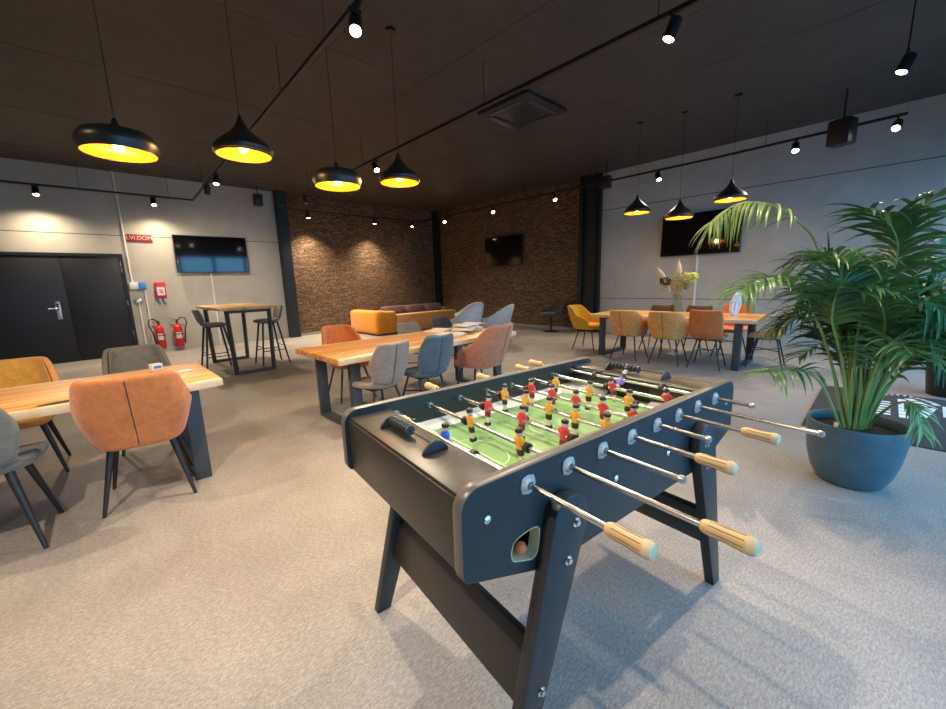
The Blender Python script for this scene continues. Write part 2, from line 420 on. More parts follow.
# ------------------------------------------------------------------ room shell
XW, YW, ZC, X0, Y0 = 9.4, 11.5, 3.87, -3.6, -1.75
XCOL, YCOL = 3.9, 5.04
m = MB(); m.box(((X0+XW)/2, (Y0+YW)/2, -0.05), (XW-X0+0.4, YW-Y0+0.4, 0.1)); struct('floor', m, M['floor'])
m = MB(); m.box(((X0+XW)/2, (Y0+YW)/2, ZC+0.05), (XW-X0+0.4, YW-Y0+0.4, 0.1))
for k in range(7): m.box((1.02+1.2*(k-2), (Y0+YW)/2, ZC-0.001), (0.012, YW-Y0, 0.004))
for k in range(6): m.box(((X0+XW)/2, 0.4+2.0*k, ZC-0.001), (XW-X0, 0.012, 0.004))
struct('ceiling', m, M['ceiling'])
m = MB(); m.box(((X0+XCOL)/2, YW+0.1, ZC/2), (XCOL-X0, 0.2, ZC)); struct('wall_left', m, M['wall_l'])
m = MB(); m.box(((XW+XCOL)/2, YW+0.1, ZC/2), (XW-XCOL, 0.2, ZC)); struct('wall_left_stone', m, M['stone_l'])
m = MB(); m.box((XW+0.1, (YW+YCOL+0.55)/2, ZC/2), (0.2, YW-YCOL-0.55, ZC)); struct('wall_right_stone', m, M['stone_r'])
m = MB(); m.box((XW+0.1, (Y0+YCOL+0.55)/2, ZC/2), (0.2, YCOL+0.55-Y0, ZC)); struct('wall_right', m, M['wall_r'])
m = MB(); m.box((X0-0.1, (Y0+YW)/2, ZC/2), (0.2, YW-Y0, ZC)); struct('wall_back', m, M['plaster'])
# glazed front: lintel, posts, panes
m = MB(); m.box(((X0+XW)/2, Y0-0.1, (ZC+2.95)/2), (XW-X0, 0.2, ZC-2.95)); m.box(((X0+XW)/2, Y0-0.1, 0.04), (XW-X0, 0.2, 0.08)); m.box(((X0-0.9)/2, Y0-0.1, 1.5), (-0.9-X0, 0.2, 2.95))
struct('wall_front', m, M['column'])
xs = [-0.9+i*(XW+0.9)/7 for i in range(8)]
for i in range(7):
    a, b = xs[i], xs[i+1]
    f = MB()
    for x in (a+0.03, b-0.03): f.box((x, Y0-0.06, 1.515), (0.06, 0.10, 2.87))
    for z in (0.11, 2.1, 2.92): f.box(((a+b)/2, Y0-0.06, z), (b-a-0.12, 0.10, 0.06))
    w = obj('window_%d' % (i+1), f, M['column'], smooth=False); w['kind'] = 'structure'
    g = MB(); g.box(((a+b)/2, Y0-0.06, 1.515), (b-a-0.12, 0.006, 2.78)); obj('pane', g, M['glass'], w)
m = MB(); m.box((3, -16.6, -0.06), (70, 29, 0.1)); struct('ground', m, M['paving'])
# black columns
m = MB(); m.box((4.02, YW-0.11, ZC/2), (0.26, 0.22, ZC), bev=0.006); struct('column', m, M['column'])
m = MB(); m.box((XW-0.10, YW-0.10, ZC/2), (0.2, 0.2, ZC), bev=0.006); struct('column', m, M['column'])
m = MB(); m.box((XW-0.06, YCOL+0.29, ZC/2), (0.12, 0.58, ZC), bev=0.006); m.box((XW-0.16, YCOL+0.10, ZC/2), (0.09, 0.03, ZC), bev=0.004); m.box((XW-0.16, YCOL+0.46, ZC/2), (0.09, 0.03, ZC), bev=0.004)
struct('column', m, M['column'])
# skirting
m = MB(); m.box((XW-0.012, (YW-0.2+YCOL+0.6)/2, 0.035), (0.024, YW-0.2-YCOL-0.6, 0.07)); struct('baseboard_right_stone', m, M['skirt'])
m = MB(); m.box(((4.15+XW-0.2)/2, YW-0.012, 0.035), (XW-0.2-4.15, 0.024, 0.07)); struct('baseboard_left_stone', m, M['skirt'])
# double door in the left wall
dx0, dx1, dz = -2.0, 0.66, 2.19
m = MB()
m.box((dx1-0.03, YW-0.02, dz/2), (0.06, 0.05, dz)); m.box((dx0+0.03, YW-0.02, dz/2), (0.06, 0.05, dz)); m.box(((dx0+dx1)/2, YW-0.02, dz-0.03), (dx1-dx0-0.12, 0.05, 0.06))
door = struct('door_1', m, M['door'])
m = MB(); m.box(((-0.30+dx1-0.06)/2+0.0005, YW-0.012, (dz-0.06)/2+0.004), (dx1-0.06+0.30-0.003, 0.04, dz-0.07), bev=0.004)
m.box(((-0.30+dx0+0.06)/2-0.0005, YW-0.012, (dz-0.06)/2+0.004), (-0.30-dx0-0.06-0.003, 0.04, dz-0.07), bev=0.004)
obj('door_leaf', m, M['door'], door)
m = MB(); m.box((-0.46, YW-0.036, 1.06), (0.075, 0.012, 0.36), bev=0.004); m.tube([(-0.46, YW-0.04, 1.10), (-0.46, YW-0.09, 1.10), (-0.60, YW-0.09, 1.10)], 0.011)
m.mi = 1; m.box((-0.46, YW-0.043, 1.13), (0.035, 0.006, 0.13)); m.mi = 0
obj('door_handle', m, [M['steel'], M['black']], door)
for z in (1.98, 1.15, 0.5, 1.85):
    m = MB(); m.tube([(dx1-0.055, YW-0.042, z-0.05), (dx1-0.055, YW-0.042, z+0.05)], 0.009); obj('hinge', m, M['steel'], door)

# ------------------------------------------------------------------ left wall fittings
YF = YW+0.0015
def conduit(label, pts, r=0.014):
    m = MB(); m.tube(pts, r, 8); return tag(obj('cable_conduit', m, M['white']), label, 'conduit')
conduit('white cable pipe running from the ceiling down to the grey switch box', [(0.74, YF-0.016, ZC), (0.74, YF-0.016, 1.58)], 0.017)
conduit('white cable pipe from the blue switch down to the floor', [(0.93, YF-0.016, 1.43), (0.93, YF-0.016, 0.0)], 0.017)
conduit('short white cable pipe from the round socket down to the floor beside the door', [(0.79, YF-0.016, 1.14), (0.79, YF-0.016, 0.0)], 0.017)
conduit('white cable pipe under the television with teal reflections', [(2.24, YF-0.016, 2.0), (2.24, YF-0.016, 0.0)], 0.017)
t = thing('switch_box', 'grey wall box with a blue lit switch beside the dark door', 'switch', (0.82, YF, 1.51))
m = MB(); m.box((-0.06, -0.03, 0), (0.15, 0.06, 0.14), bev=0.008); obj('housing', m, M['white'], t)
m = MB(); m.box((0.08, -0.035, 0.0), (0.13, 0.07, 0.16), bev=0.008); obj('switch_panel', m, M['blue'], t)
t = thing('wall_socket', 'small round grey socket on the wall beside the door edge', 'socket', (0.79, YF, 1.18))
m = MB(); m.box((0, -0.025, 0), (0.13, 0.05, 0.085), bev=0.02); obj('housing', m, M['steel'], t)
m = MB(); m.lathe([(0, 0), (0.03, 0), (0.03, 0.012), (0, 0.012)], 16, (0, -0.05, 0), (PI/2, 0, 0)); obj('socket_insert', m, M['white'], t)
t = thing('wall_sign', 'long red wall sign with pale lettering beside the white cable pipe', 'sign', (1.0, YF, 2.535))
m = MB(); m.box((0, -0.008, 0), (0.44, 0.016, 0.16), bev=0.003); obj('sign_board', m, M['signred'], t)
def text(s, size, parent, mat, loc, rot, ext=0.0015, align='CENTER'):
    c = bpy.data.curves.new('lettering', 'FONT'); c.body = s; c.size = size; c.extrude = ext; c.align_x = align; c.align_y = 'CENTER'
    c.materials.append(mat)
    tmp = bpy.data.objects.new('lettering', c); COL.objects.link(tmp)
    dg = bpy.context.evaluated_depsgraph_get(); me = bpy.data.meshes.new_from_object(tmp.evaluated_get(dg))
    bpy.data.objects.remove(tmp); bpy.data.curves.remove(c)
    if not me.materials: me.materials.append(mat)
    return link('lettering', me, parent, loc, rot)
text('LVI.DOM', 0.115, t, M['signpale'], (0, -0.018, 0), (PI/2, 0, 0))
t = thing('fire_alarm_box', 'red fire alarm box with a white notice and grey prongs below it', 'alarm', (1.21, YF, 1.40))
m = MB(); m.box((0, -0.04, 0), (0.19, 0.08, 0.36), bev=0.012); obj('housing', m, M['red'], t)
m = MB(); m.box((0, -0.082, -0.02), (0.14, 0.004, 0.19)); obj('notice', m, M['paper'], t)
m = MB()
for a, b in (((-0.04, 0.02), (0.04, 0.0)), ((-0.04, -0.035), (0.04, -0.055)), ((-0.03, -0.01), (0.03, -0.03))):
    m.tube([(a[0], -0.086, a[1]), (b[0], -0.086, b[1])], 0.006, 6)
obj('notice_print', m, M['red'], t)
m = MB(); m.box((-0.04, -0.03, -0.23), (0.05, 0.05, 0.10), bev=0.006); m.box((0.05, -0.03, -0.235), (0.04, 0.05, 0.11), bev=0.006); obj('key_prong', m, M['steel'], t)
def extinguisher(label, x, hose_side):
    t = thing('fire_extinguisher', label, 'fire extinguisher', (x, YF-0.11, 0.09), 0, 'fire extinguishers on the left wall')
    m = MB(); m.lathe([(0, 0), (0.07, 0), (0.082, 0.02), (0.082, 0.44), (0.06, 0.50), (0.028, 0.52), (0.028, 0.56), (0, 0.56)], 24); obj('cylinder', m, M['red'], t)
    m = MB(); m.grid([[(0.0832*math.cos(R(a)), 0.0832*math.sin(R(a)), z) for a in range(-135, -54, 10)] for z in (0.20, 0.34)]); obj('paper_label', m, M['paper'], t)
    m = MB(); m.box((0, 0, 0.585), (0.045, 0.045, 0.05), bev=0.008); m.box((-0.04, 0, 0.64), (0.13, 0.02, 0.012), (0, 0.35, 0)); m.box((-0.05, 0, 0.60), (0.12, 0.02, 0.012)); obj('valve_lever', m, M['black'], t)
    m = MB(); s = hose_side
    m.tube([(0.0, -0.02, 0.60), (s*0.08, -0.03, 0.68), (s*0.16, -0.03, 0.66), (s*0.18, -0.03, 0.55), (s*0.135, -0.03, 0.40), (s*0.105, -0.03, 0.18), (s*0.10, -0.03, 0.08)], [0.012]*5+[0.016, 0.02], 8); obj('hose', m, M['rubber'], t)
    m = MB(); m.box((0, 0.097, 0.30), (0.05, 0.026, 0.40)); m.box((0, 0.0, 0.30), (0.176, 0.176, 0.02), bev=0.008); obj('wall_bracket', m, M['blackmetal'], t)
extinguisher('red fire extinguisher with its hose looping left, nearer the door', 1.06, -1)
extinguisher('red fire extinguisher with its hose on the right, nearer the bar table', 1.40, 1)

def television(name_label, w, h, loc, rz, tilt, group=None):
    t = thing('television', name_label, 'television', loc, rz, group)
    e = Euler((tilt, 0, 0)).to_matrix().to_4x4()
    m = MB(); m.box((0, -0.09, 0), (w, 0.05, h), e, 0.008); obj('bezel', m, M['black'], t)
    m = MB(); mt = Matrix.Translation((0, -0.09, 0)) @ e
    m.box((0, -0.027, 0), (w-0.03, 0.004, h-0.03)); me = m.mesh('screen', M['screen']); me.transform(mt); obj('screen', me, None, t)
    m = MB(); m.box((0, -0.035, 0), (0.4, 0.07, 0.3), bev=0.005); obj('wall_mount', m, M['blackmetal'], t)
    return t
television('wide black television on the beige wall above the bar table', 1.50, 0.85, (2.32, YW, 2.215), 0, R(0.3))
television('black television on the grey wall behind the flower vase', 1.50, 0.86, (XW, 2.80, 2.225), R(-90), R(-3))
television('small black television on the dark stone wall', 1.50, 0.88, (XW, 8.24, 2.27), R(-90), R(-2))
m = MB(); m.tube([(XW-0.016, 2.83, 2.0), (XW-0.016, 2.83, 0.0)], 0.022, 8)
tag(obj('cable_conduit', m, M['white']), 'white cable pipe below the television on the grey wall', 'conduit')

# ------------------------------------------------------------------ track lighting
ZT = 3.40
def track(label, pts, z=ZT, drops=()):
    t = thing('light_track', label, 'light track', (pts[0][0], pts[0][1], z), 0, 'black ceiling light tracks')
    m = MB(); o = Vector((pts[0][0], pts[0][1]))
    for a, b in zip(pts, pts[1:]):
        d = Vector(b)-Vector(a); c = (Vector(a)+Vector(b))/2-o
        m.box((c.x, c.y, 0), (d.length+0.03, 0.036, 0.034), (0, 0, math.atan2(d.y, d.x)))
    obj('rail', m, M['black'], t)
    for p in drops:
        m = MB(); m.tube([(p[0]-o.x, p[1]-o.y, 0.01), (p[0]-o.x, p[1]-o.y, ZC-z)], 0.004, 6); obj('suspension_rod', m, M['black'], t)
def lin(a, b, s): return (a[0]+(b[0]-a[0])*s, a[1]+(b[1]-a[1])*s)
T1a, T1b = (1.66, 1.2), (2.04, 11.2)
T2a, T2b = (3.59, 1.0), (3.83, 10.95)
track('black light track along the beige wall above the dark door', [(-3.3, 11.2), T1b], drops=[(-2, 11.2), (0.2, 11.2), (1.6, 11.2)])
track('long black light track crossing the ceiling above the dining tables', [T1a, (2.039, 11.165)], drops=[lin(T1a, T1b, s) for s in (0.06, 0.35, 0.62, 0.86)])
track('long black light track crossing the middle of the ceiling past the dark vent', [T2a, T2b], drops=[lin(T2a, T2b, s) for s in (0.05, 0.25, 0.55, 0.8)])
track('black light track along the stone wall behind the orange sofa', [(4.2, 11.1), (8.32, 11.05)], drops=[(4.6, 11.1), (6.2, 11.08), (7.8, 11.06)])
track('black light track along the grey wall over the far dining table', [(8.34, 11.0), (8.30, 5.6), (8.30, 2.4), (8.14, 0.05)], drops=[(8.33, 9.3), (8.30, 6.6), (8.30, 4.6), (8.25, 1.6)])

def spot(label, x, y, aim, watts, z=ZT, on=True, size=R(105), blend=0.7, lens_r=0.045, color=(1.0, 0.80, 0.57)):
    t = thing('track_spotlight', label, 'spotlight', (x, y, z), 0, 'black track spotlights')
    d = (Vector(aim) - Vector((x, y, z-0.13))).normalized()
    q = d.to_track_quat('-Z', 'Y').to_matrix().to_4x4()
    piv = Vector((0, 0, -0.12))
    m = MB(); m.box((0, 0, -0.027), (0.10, 0.03, 0.03), bev=0.003); m.tube([(0, 0, -0.03), (0, 0, -0.12)], 0.009, 8); obj('mount_arm', m, M['black'], t)
    m = MB(); m.lathe([(0, 0.075), (0.045, 0.075), (0.05, 0.065), (0.05, -0.075), (0.043, -0.075), (0.043, -0.055), (0, -0.055)], 20)
    h = m.mesh('lamp_head', M['black']); h.transform(Matrix.Translation(piv) @ q); obj('lamp_head', h, None, t)
    m = MB(); m.lathe([(0, -0.072), (lens_r-0.004, -0.072)], 20)
    le = m.mesh('lens', M['lens'] if on else M['black']); le.transform(Matrix.Translation(piv) @ q); obj('lens', le, None, t)
    if on and watts > 0:
        l = bpy.data.lights.new('spot_glow', 'SPOT'); l.energy = watts*0.62; l.color = color; l.spot_size = size; l.spot_blend = blend; l.shadow_soft_size = 0.035
        lo = link('spot_glow', l, t, piv + d*0.085); lo.rotation_euler = d.to_track_quat('-Z', 'Y').to_euler()
    return t
WARM = (1.0, 0.80, 0.57)
spot('spotlight at the door end of the beige wall track', -0.41, 11.2, (-0.5, 9.9, 0.0), 420, size=R(160), blend=1.0)
spot('spotlight on the beige wall track near the white cable pipe', 1.32, 11.2, (1.3, 9.9, 0.0), 330, size=R(160), blend=1.0)
spot('spotlight at the far end of the track over the bar table', 1.965, 9.35, (2.0, 10.6, 0.0), 420, size=R(150), blend=1.0)
spot('spotlight just nearer than the far end of the track over the bar table', 1.935, 8.45, (1.3, 7.4, 0.2), 190)
spot('bright ceiling spotlight on the track over the dining tables', 1.725, 2.95, (0.5, 1.2, 0.0), 420)
spot('spotlight on the middle track between the two low pendants', 3.71, 6.05, (3.5, 3.9, 0.6), 260)
spot('spotlight at the far end of the middle track near the stone wall', 3.79, 9.2, (5.5, 9.0, 0.2), 620)
spot('bright ceiling spotlight on the near end of the middle track', 3.60, 1.38, (2.8, 2.4, 0.0), 170, size=R(90))
spot('leftmost spotlight on the stone wall track behind the orange sofa', 4.6, 11.1, (4.8, 10.75, 0.2), 900, size=R(110), blend=1.0)
spot('middle spotlight on the stone wall track behind the orange sofa', 6.62, 11.07, (6.5, 10.7, 0.2), 800, size=R(110), blend=1.0)
spot('spotlight on the stone wall track nearest the room corner', 8.02, 11.05, (7.2, 10.5, 0.9), 30)
spot('spotlight just around the corner on the grey wall track', 8.33, 9.8, (7.0, 7.0, 0.5), 60)
spot('spotlight in front of the small television on the stone wall', 8.315, 7.7, (6.2, 5.6, 0.5), 340)
spot('spotlight nearest the wide black column on the grey wall track', 8.30, 5.7, (7.0, 3.5, 0.5), 320)
spot('small spotlight above the left pendant over the far dining table', 8.30, 3.3, (7.4, 2.2, 0.7), 300)
spot('glaring spotlight on the grey wall track between pendants and black speaker', 8.22, 1.2, (6.2, 0.8, 0.3), 160)
spot('glaring spotlight at the near end of the grey wall track', 8.15, 0.12, (5.0, 0.6, 0.3), 160)
# ceiling spots that hang from their own rods
def ceiling_spot(label, x, y, z, aim, watts, **k):
    t = spot(label, x, y, aim, watts, z=z, **k)
    t['group'] = 'ceiling rod spotlights'
    m = MB(); m.tube([(0, 0, 0), (0, 0, ZC-z)], 0.007, 6); obj('suspension_rod', m, M['black'], t)
ceiling_spot('glaring spotlight hung from the ceiling right above the grey wall track end', 5.8, 0.09, 3.38, (5.2, 1.0, 0.3), 110, size=R(80))
ceiling_spot('brightest ceiling spotlight above the football table just out of view', 2.55, 1.70, 3.45, (1.3, 1.0, 0.4), 300, size=R(95))
ceiling_spot('ceiling spotlight hung above the wooden grips of the football table', 3.3, 0.10, 3.45, (2.0, 0.85, 0.0), 400, size=R(56), blend=0.8)
ceiling_spot('spotlight hung from the ceiling behind the camera', -0.9, 0.9, 3.45, (0.0, 1.9, 0.0), 560)
ceiling_spot('extra unseen spotlight added on the ceiling behind the leftmost dining table', -1.6, 3.4, 3.45, (-0.6, 3.0, 0.4), 300)  # extra lamp out of view, put in to light the left table

def pendant(label, x, y, zrim, kind, group):
    t = thing('pendant_lamp', label, 'pendant lamp', (x, y, zrim), 0, group)
    if kind == 'bowl':
        outer = [(0.150, 0.0), (0.205, 0.012), (0.222, 0.045), (0.218, 0.085), (0.185, 0.125), (0.11, 0.150), (0.045, 0.160), (0.022, 0.185), (0.012, 0.22), (0.0, 0.222)]
        outer[0] = (0.204, 0.0)
    else:
        outer = [(0.198, 0.0), (0.214, 0.02), (0.216, 0.045), (0.19, 0.08), (0.145, 0.118), (0.095, 0.16), (0.055, 0.20), (0.030, 0.24), (0.017, 0.275), (0.012, 0.295), (0.0, 0.296)]
    m = MB(); m.lathe(outer, 40); obj('shade', m, M['shade'], t)
    inner = [(max(r-0.006, 0), z+0.001 if i == 0 else z-0.008) for i, (r, z) in enumerate(outer[:-2])]
    inner += [(0.0, inner[-1][1]-0.002)]
    inner[0] = (outer[0][0]-0.002, 0.0005)
    m = MB(); m.lathe(inner, 40); obj('shade_lining', m, M['gold'], t)
    top = outer[-1][1]
    m = MB(); m.tube([(0, 0, top-0.004), (0, 0, ZC-zrim-0.02)], 0.0026, 6); obj('cord', m, M['black'], t)
    m = MB(); m.lathe([(0, -0.03), (0.05, -0.025), (0.05, 0.0), (0, 0.0)], 16, (0, 0, ZC-zrim)); obj('ceiling_rose', m, M['black'], t)
    m = MB(); m.lathe([(0, 0.022), (0.028, 0.030), (0.036, 0.052), (0.026, 0.080), (0.016, 0.10), (0, 0.10)], 16); obj('bulb', m, M['bulb'], t)
    l = bpy.data.lights.new('bulb_glow', 'POINT'); l.energy = 26; l.color = (1.0, 0.62, 0.22); l.shadow_soft_size = 0.035
    link('bulb_glow', l, t, (0, 0, 0.016))
G1 = 'pendants over the near dining tables'; G2 = 'pendants over the far dining table'
pendant('wide shallow black bowl pendant with gold inside, nearest the dark door', 0.30, 3.70, 2.30, 'bowl', G1)
pendant('pointed black pendant with gold inside over the left dining table end', 1.07, 3.70, 2.43, 'cone', G1)
pendant('wide shallow black bowl pendant with gold inside over the middle table', 1.85, 3.70, 2.30, 'bowl', G1)
pendant('pointed black pendant with gold inside over the middle table', 2.55, 3.70, 2.43, 'cone', G1)
pendant('pointed pendant over the far table end next to the wide black column', 6.95, 3.09, 2.45, 'cone', G2)
pendant('middle and lowest of the pointed pendants over the far table', 7.08, 2.45, 2.295, 'cone', G2)
pendant('pointed pendant over the far table nearest the palm frond', 7.02, 1.73, 2.45, 'cone', G2)

def speaker(label, x, y, zc, w, h, rz):
    t = thing('hanging_speaker', label, 'speaker', (x, y, zc), rz)
    m = MB(); m.box((0, 0, 0), (w, w*0.9, h), bev=0.02); obj('cabinet', m, M['black'], t)
    m = MB(); m.box((0, -w*0.46, 0), (w*0.86, 0.012, h*0.88), bev=0.005); obj('speaker_grille', m, M['blackmetal'], t)
    m = MB(); m.tube([(0, 0, h/2-0.01), (0, 0, ZC-zc)], 0.012, 8); obj('ceiling_pole', m, M['black'], t)
speaker('small black speaker hanging in front of the beige wall next to the column', 3.38, 11.05, 3.53, 0.19, 0.28, 0)
speaker('small black speaker hanging beside the wide black column', 8.62, 4.55, 3.46, 0.19, 0.26, R(-90))
speaker('larger black speaker hanging in front of the grey wall near the right', 8.0, 0.66, 3.30, 0.26, 0.34, R(-110))
t = thing('ceiling_vent', 'dark square ventilation unit in the middle of the ceiling', 'vent', (5.05, 4.05, ZC))
m = MB(); m.box((0, 0, -0.03), (0.95, 0.95, 0.06), bev=0.02); obj('vent_body', m, M['blackmetal'], t)
m = MB()
for a, s in (((0.36, 0), (0.06, 0.6)), ((-0.36, 0), (0.06, 0.6)), ((0, 0.36), (0.6, 0.06)), ((0, -0.36), (0.6, 0.06))): m.box((a[0], a[1], -0.065), (s[0], s[1], 0.012))
obj('vent_flap', m, M['frame'], t)
# ------------------------------------------------------------------ dining tables
def live_top(lx, ly, thick, seed, amp=0.014):
    rng = random.Random(seed); n = 40
    ph = [rng.uniform(0, 6.28) for _ in range(6)]
    def wob(s, k): return amp*(0.6*math.sin(s*2.1+ph[k])+0.4*math.sin(s*5.3+ph[k+1])+0.25*math.sin(s*11+ph[k+2]))
    out = []
    for i in range(n+1):
        s = -lx/2+lx*i/n; out.append((s, -ly/2+wob(s*2, 0)))
    for i in range(n+1):
        s = lx/2-lx*i/n; out.append((s, ly/2+wob(s*2, 3)))
    m = MB(); m.prism(out, thick, Matrix.Translation((0, 0, 0)), bev=0.007); return m
def dining_table(label, cx, cy, lx, ly, rz, leg_in, leg_half, mat, seed, h=0.745, thick=0.055):
    t = thing('dining_table', label, 'table', (cx, cy, 0), rz, 'live edge dining tables')
    top = obj('table_top', live_top(lx, ly, thick, seed), mat, t, (0, 0, h-thick))
    for sx in (-1, 1):
        x = sx*(lx/2-leg_in)
        for sy in (-1, 1):
            m = MB(); m.box((x, sy*leg_half, (h-thick)/2), (0.10, 0.06, h-thick), bev=0.003); obj('leg', m, M['frame'], t)
        m = MB(); m.box((x, 0, 0.02), (0.10, 2*leg_half-0.06, 0.04), bev=0.003); obj('floor_bar', m, M['frame'], t)
        m = MB(); m.box((x, 0, h-thick-0.02), (0.10, 2*leg_half-0.06, 0.04), bev=0.003); obj('top_bar', m, M['frame'], t)
    return t, top
tA, topA = dining_table('live edge wooden dining table with a dark knot beside the rust armchair', -0.70, 3.745, 2.63, 0.94, 0, 0.19, 0.35, M['wood1'], 1)
tB, topB = dining_table('live edge wooden dining table with loose white papers on its far end', 2.665, 3.73, 2.37, 1.03, 0, 0.20, 0.37, M['wood1'], 2)
tC, topC = dining_table('live edge wooden dining table with a flower vase by the grey wall', 7.00, 2.42, 2.48, 1.04, R(90), 0.20, 0.42, M['wood1'], 3)
m = MB(); m.ball((0, 0, 0), 0.1, (1.15, 0.42, 0.014), 24); m.ball((0.1, 0.012, 0), 0.06, (1.3, 0.35, 0.02), 14)
tag(obj('wood_knot', m, plain('dark_knot', (0.05, 0.025, 0.012), 0.7), topA, (0.50, -0.395, 0.0553)), 'dark knot in the pale edge of the table top')

# ------------------------------------------------------------------ chairs
def finish(o, thick, sub=1, offset=0.0):
    s = o.modifiers.new('solid', 'SOLIDIFY'); s.thickness = thick; s.offset = offset
    if sub:
        q = o.modifiers.new('smooth', 'SUBSURF'); q.levels = sub; q.render_levels = sub
    return o
def sgnp(v, p): return math.copysign(abs(v)**p, v)
def taper_legs(t, sx0, sy0, z0, sx1, sy1, mat, r0=0.021, r1=0.011):
    for sx in (-1, 1):
        for sy in (-1, 1):
            m = MB(); m.tube([(sx*sx0, sy*sy0, z0), (sx*sx1, sy*sy1, 0.0)], [r0, r1], 10); obj('leg', m, mat, t)
def pad(rx, ry, z0, z1, p=0.55, dome=0.02, n=36):
    rows = []
    def ring(sc, z): return [(sgnp(math.cos(2*PI*k/n), p)*rx*sc, sgnp(math.sin(2*PI*k/n), p)*ry*sc, z) for k in range(n)]
    h = z1-z0
    for sc, z in ((0.02, z0), (0.90, z0), (0.97, z0+h*0.15), (1, z0+h*0.5), (0.985, z1-h*0.2), (0.94, z1-h*0.03), (0.7, z1+dome*0.6), (0.35, z1+dome), (0.02, z1+dome)): rows.append(ring(sc, z))
    m = MB(); m.grid(rows, True); bmesh.ops.recalc_face_normals(m.bm, faces=m.bm.faces); return m
def smooth01(x): x = max(0, min(1, x)); return x*x*(3-2*x)
def armchair(label, fab, loc, rz, inner=None, h=0.90, h_arm=0.67, w=0.60, d=0.58, group=None, square=0.8, legs='taper', narrow=0.55):
    t = thing('armchair', label, 'chair', (*loc, 0), rz, group)
    def shell(inset=0.0, lo=0.0):
        rows = []
        zb = 0.42; na = 30
        for j in range(9):
            v = lo+(1-lo)*j/8; row = []
            for i in range(na+1):
                a = R(-112+224*i/na); aa = abs(math.degrees(a))
                top = h_arm+(h-h_arm)*smooth01((80-aa)/34)-0.09*smooth01((aa-86)/26)
                z = zb+(top-zb)*v
                sc = 0.70+0.30*(min(1, (z-zb)/(h_arm-zb)))**0.75
                x = sgnp(math.sin(a), square)*w/2*sc; y = -sgnp(math.cos(a), square)*d/2*(0.8+0.2*sc)*(1 if math.cos(a) > 0 else 0.9)
                back = smooth01((80-aa)/50)
                y -= back*0.30*max(0, z-0.5)
                if z > h_arm: x *= 1-narrow*(z-h_arm)
                k = 1-inset/(w/2)
                row.append((x*k, y*k, z-(0.004 if inset else 0)))
            rows.append(row)
        m = MB(); m.grid(rows); return m
    finish(obj('backrest', shell(), fab, t), 0.045)
    if inner:
        tag(finish(obj('inner_back', shell(0.034, 0.12), inner, t), 0.012), 'diamond stitched inside of the back')
    obj('seat', pad(w*0.40, d*0.42, 0.405, 0.50), fab, t)
    m = MB(); pts = []
    for j in range(8):
        z = 0.445+(h-0.025-0.445)*j/7; sc = 0.70+0.30*(min(1, (z-0.42)/(h_arm-0.42)))**0.75
        pts.append((0, -d/2*(0.8+0.2*sc)-0.30*max(0, z-0.5)-0.0235, z))
    m.tube(pts, 0.0035, 6); obj('seam', m, F['dark'], t)
    if legs == 'taper': taper_legs(t, 0.15, 0.14, 0.43, 0.235, 0.225, M['blackmetal'])
    else: taper_legs(t, 0.13, 0.12, 0.43, 0.225, 0.225, M['blackmetal'], 0.012, 0.010)
    return t
def sheet_rows(prof, j0, j1, n=12, zoff=0.0):
    P = [Vector((0, p[0], p[1])) for p in prof]; rows = []
    for j in range(j0, j1+1):
        tg = (P[min(j+1, len(P)-1)]-P[max(j-1, 0)]).normalized()
        nn = Vector((0, -tg.z, tg.y)) * -1
        nn = Vector((0, tg.z, -tg.y))          # forward / up side of the sheet
        if nn.z < 0 and abs(nn.z) > abs(nn.y): nn = -nn
        if abs(nn.y) >= abs(nn.z) and nn.y < 0: nn = -nn
        rows.append([tuple(P[j]+Vector((prof[j][2]*u, 0, zoff))+nn*prof[j][3]*u*u) for u in [-1+2*i/n for i in range(n+1)]])
    return rows
SCOOP = [(0.235, 0.455, 0.205, 0.0), (0.21, 0.468, 0.222, 0.01), (0.08, 0.462, 0.228, 0.018), (-0.06, 0.447, 0.215, 0.03), (-0.15, 0.452, 0.19, 0.04), (-0.205, 0.485, 0.172, 0.05), (-0.235, 0.54, 0.178, 0.055), (-0.26, 0.62, 0.205, 0.065), (-0.285, 0.70, 0.215, 0.07), (-0.31, 0.79, 0.192, 0.055), (-0.328, 0.86, 0.165, 0.035), (-0.331, 0.875, 0.155, 0.03)]
SQUARE = [(0.235, 0.45, 0.215, 0.0), (0.21, 0.468, 0.228, 0.01), (0.08, 0.465, 0.232, 0.012), (-0.06, 0.452, 0.232, 0.02), (-0.15, 0.458, 0.228, 0.03), (-0.205, 0.49, 0.222, 0.045), (-0.235, 0.55, 0.222, 0.05), (-0.26, 0.63, 0.222, 0.05), (-0.285, 0.71, 0.222, 0.05), (-0.308, 0.80, 0.218, 0.045), (-0.325, 0.865, 0.205, 0.04), (-0.328, 0.88, 0.195, 0.04)]
def rod_legs(t, z0=0.45, mat=None, brace=True):
    mat = mat or M['blackmetal']
    taper_legs(t, 0.12, 0.12, z0, 0.215, 0.22, mat, 0.012, 0.010)
    if brace:
        m = MB()
        m.tube([(-0.16, -0.16, 0.26), (0.16, 0.16, 0.26)], 0.007, 8); m.tube([(-0.16, 0.16, 0.262), (0.16, -0.16, 0.262)], 0.007, 8)
        obj('cross_brace', m, mat, t)
    m = MB(); m.box((0, 0.0, z0-0.004), (0.27, 0.27, 0.012), bev=0.004); obj('seat_frame', m, mat, t)
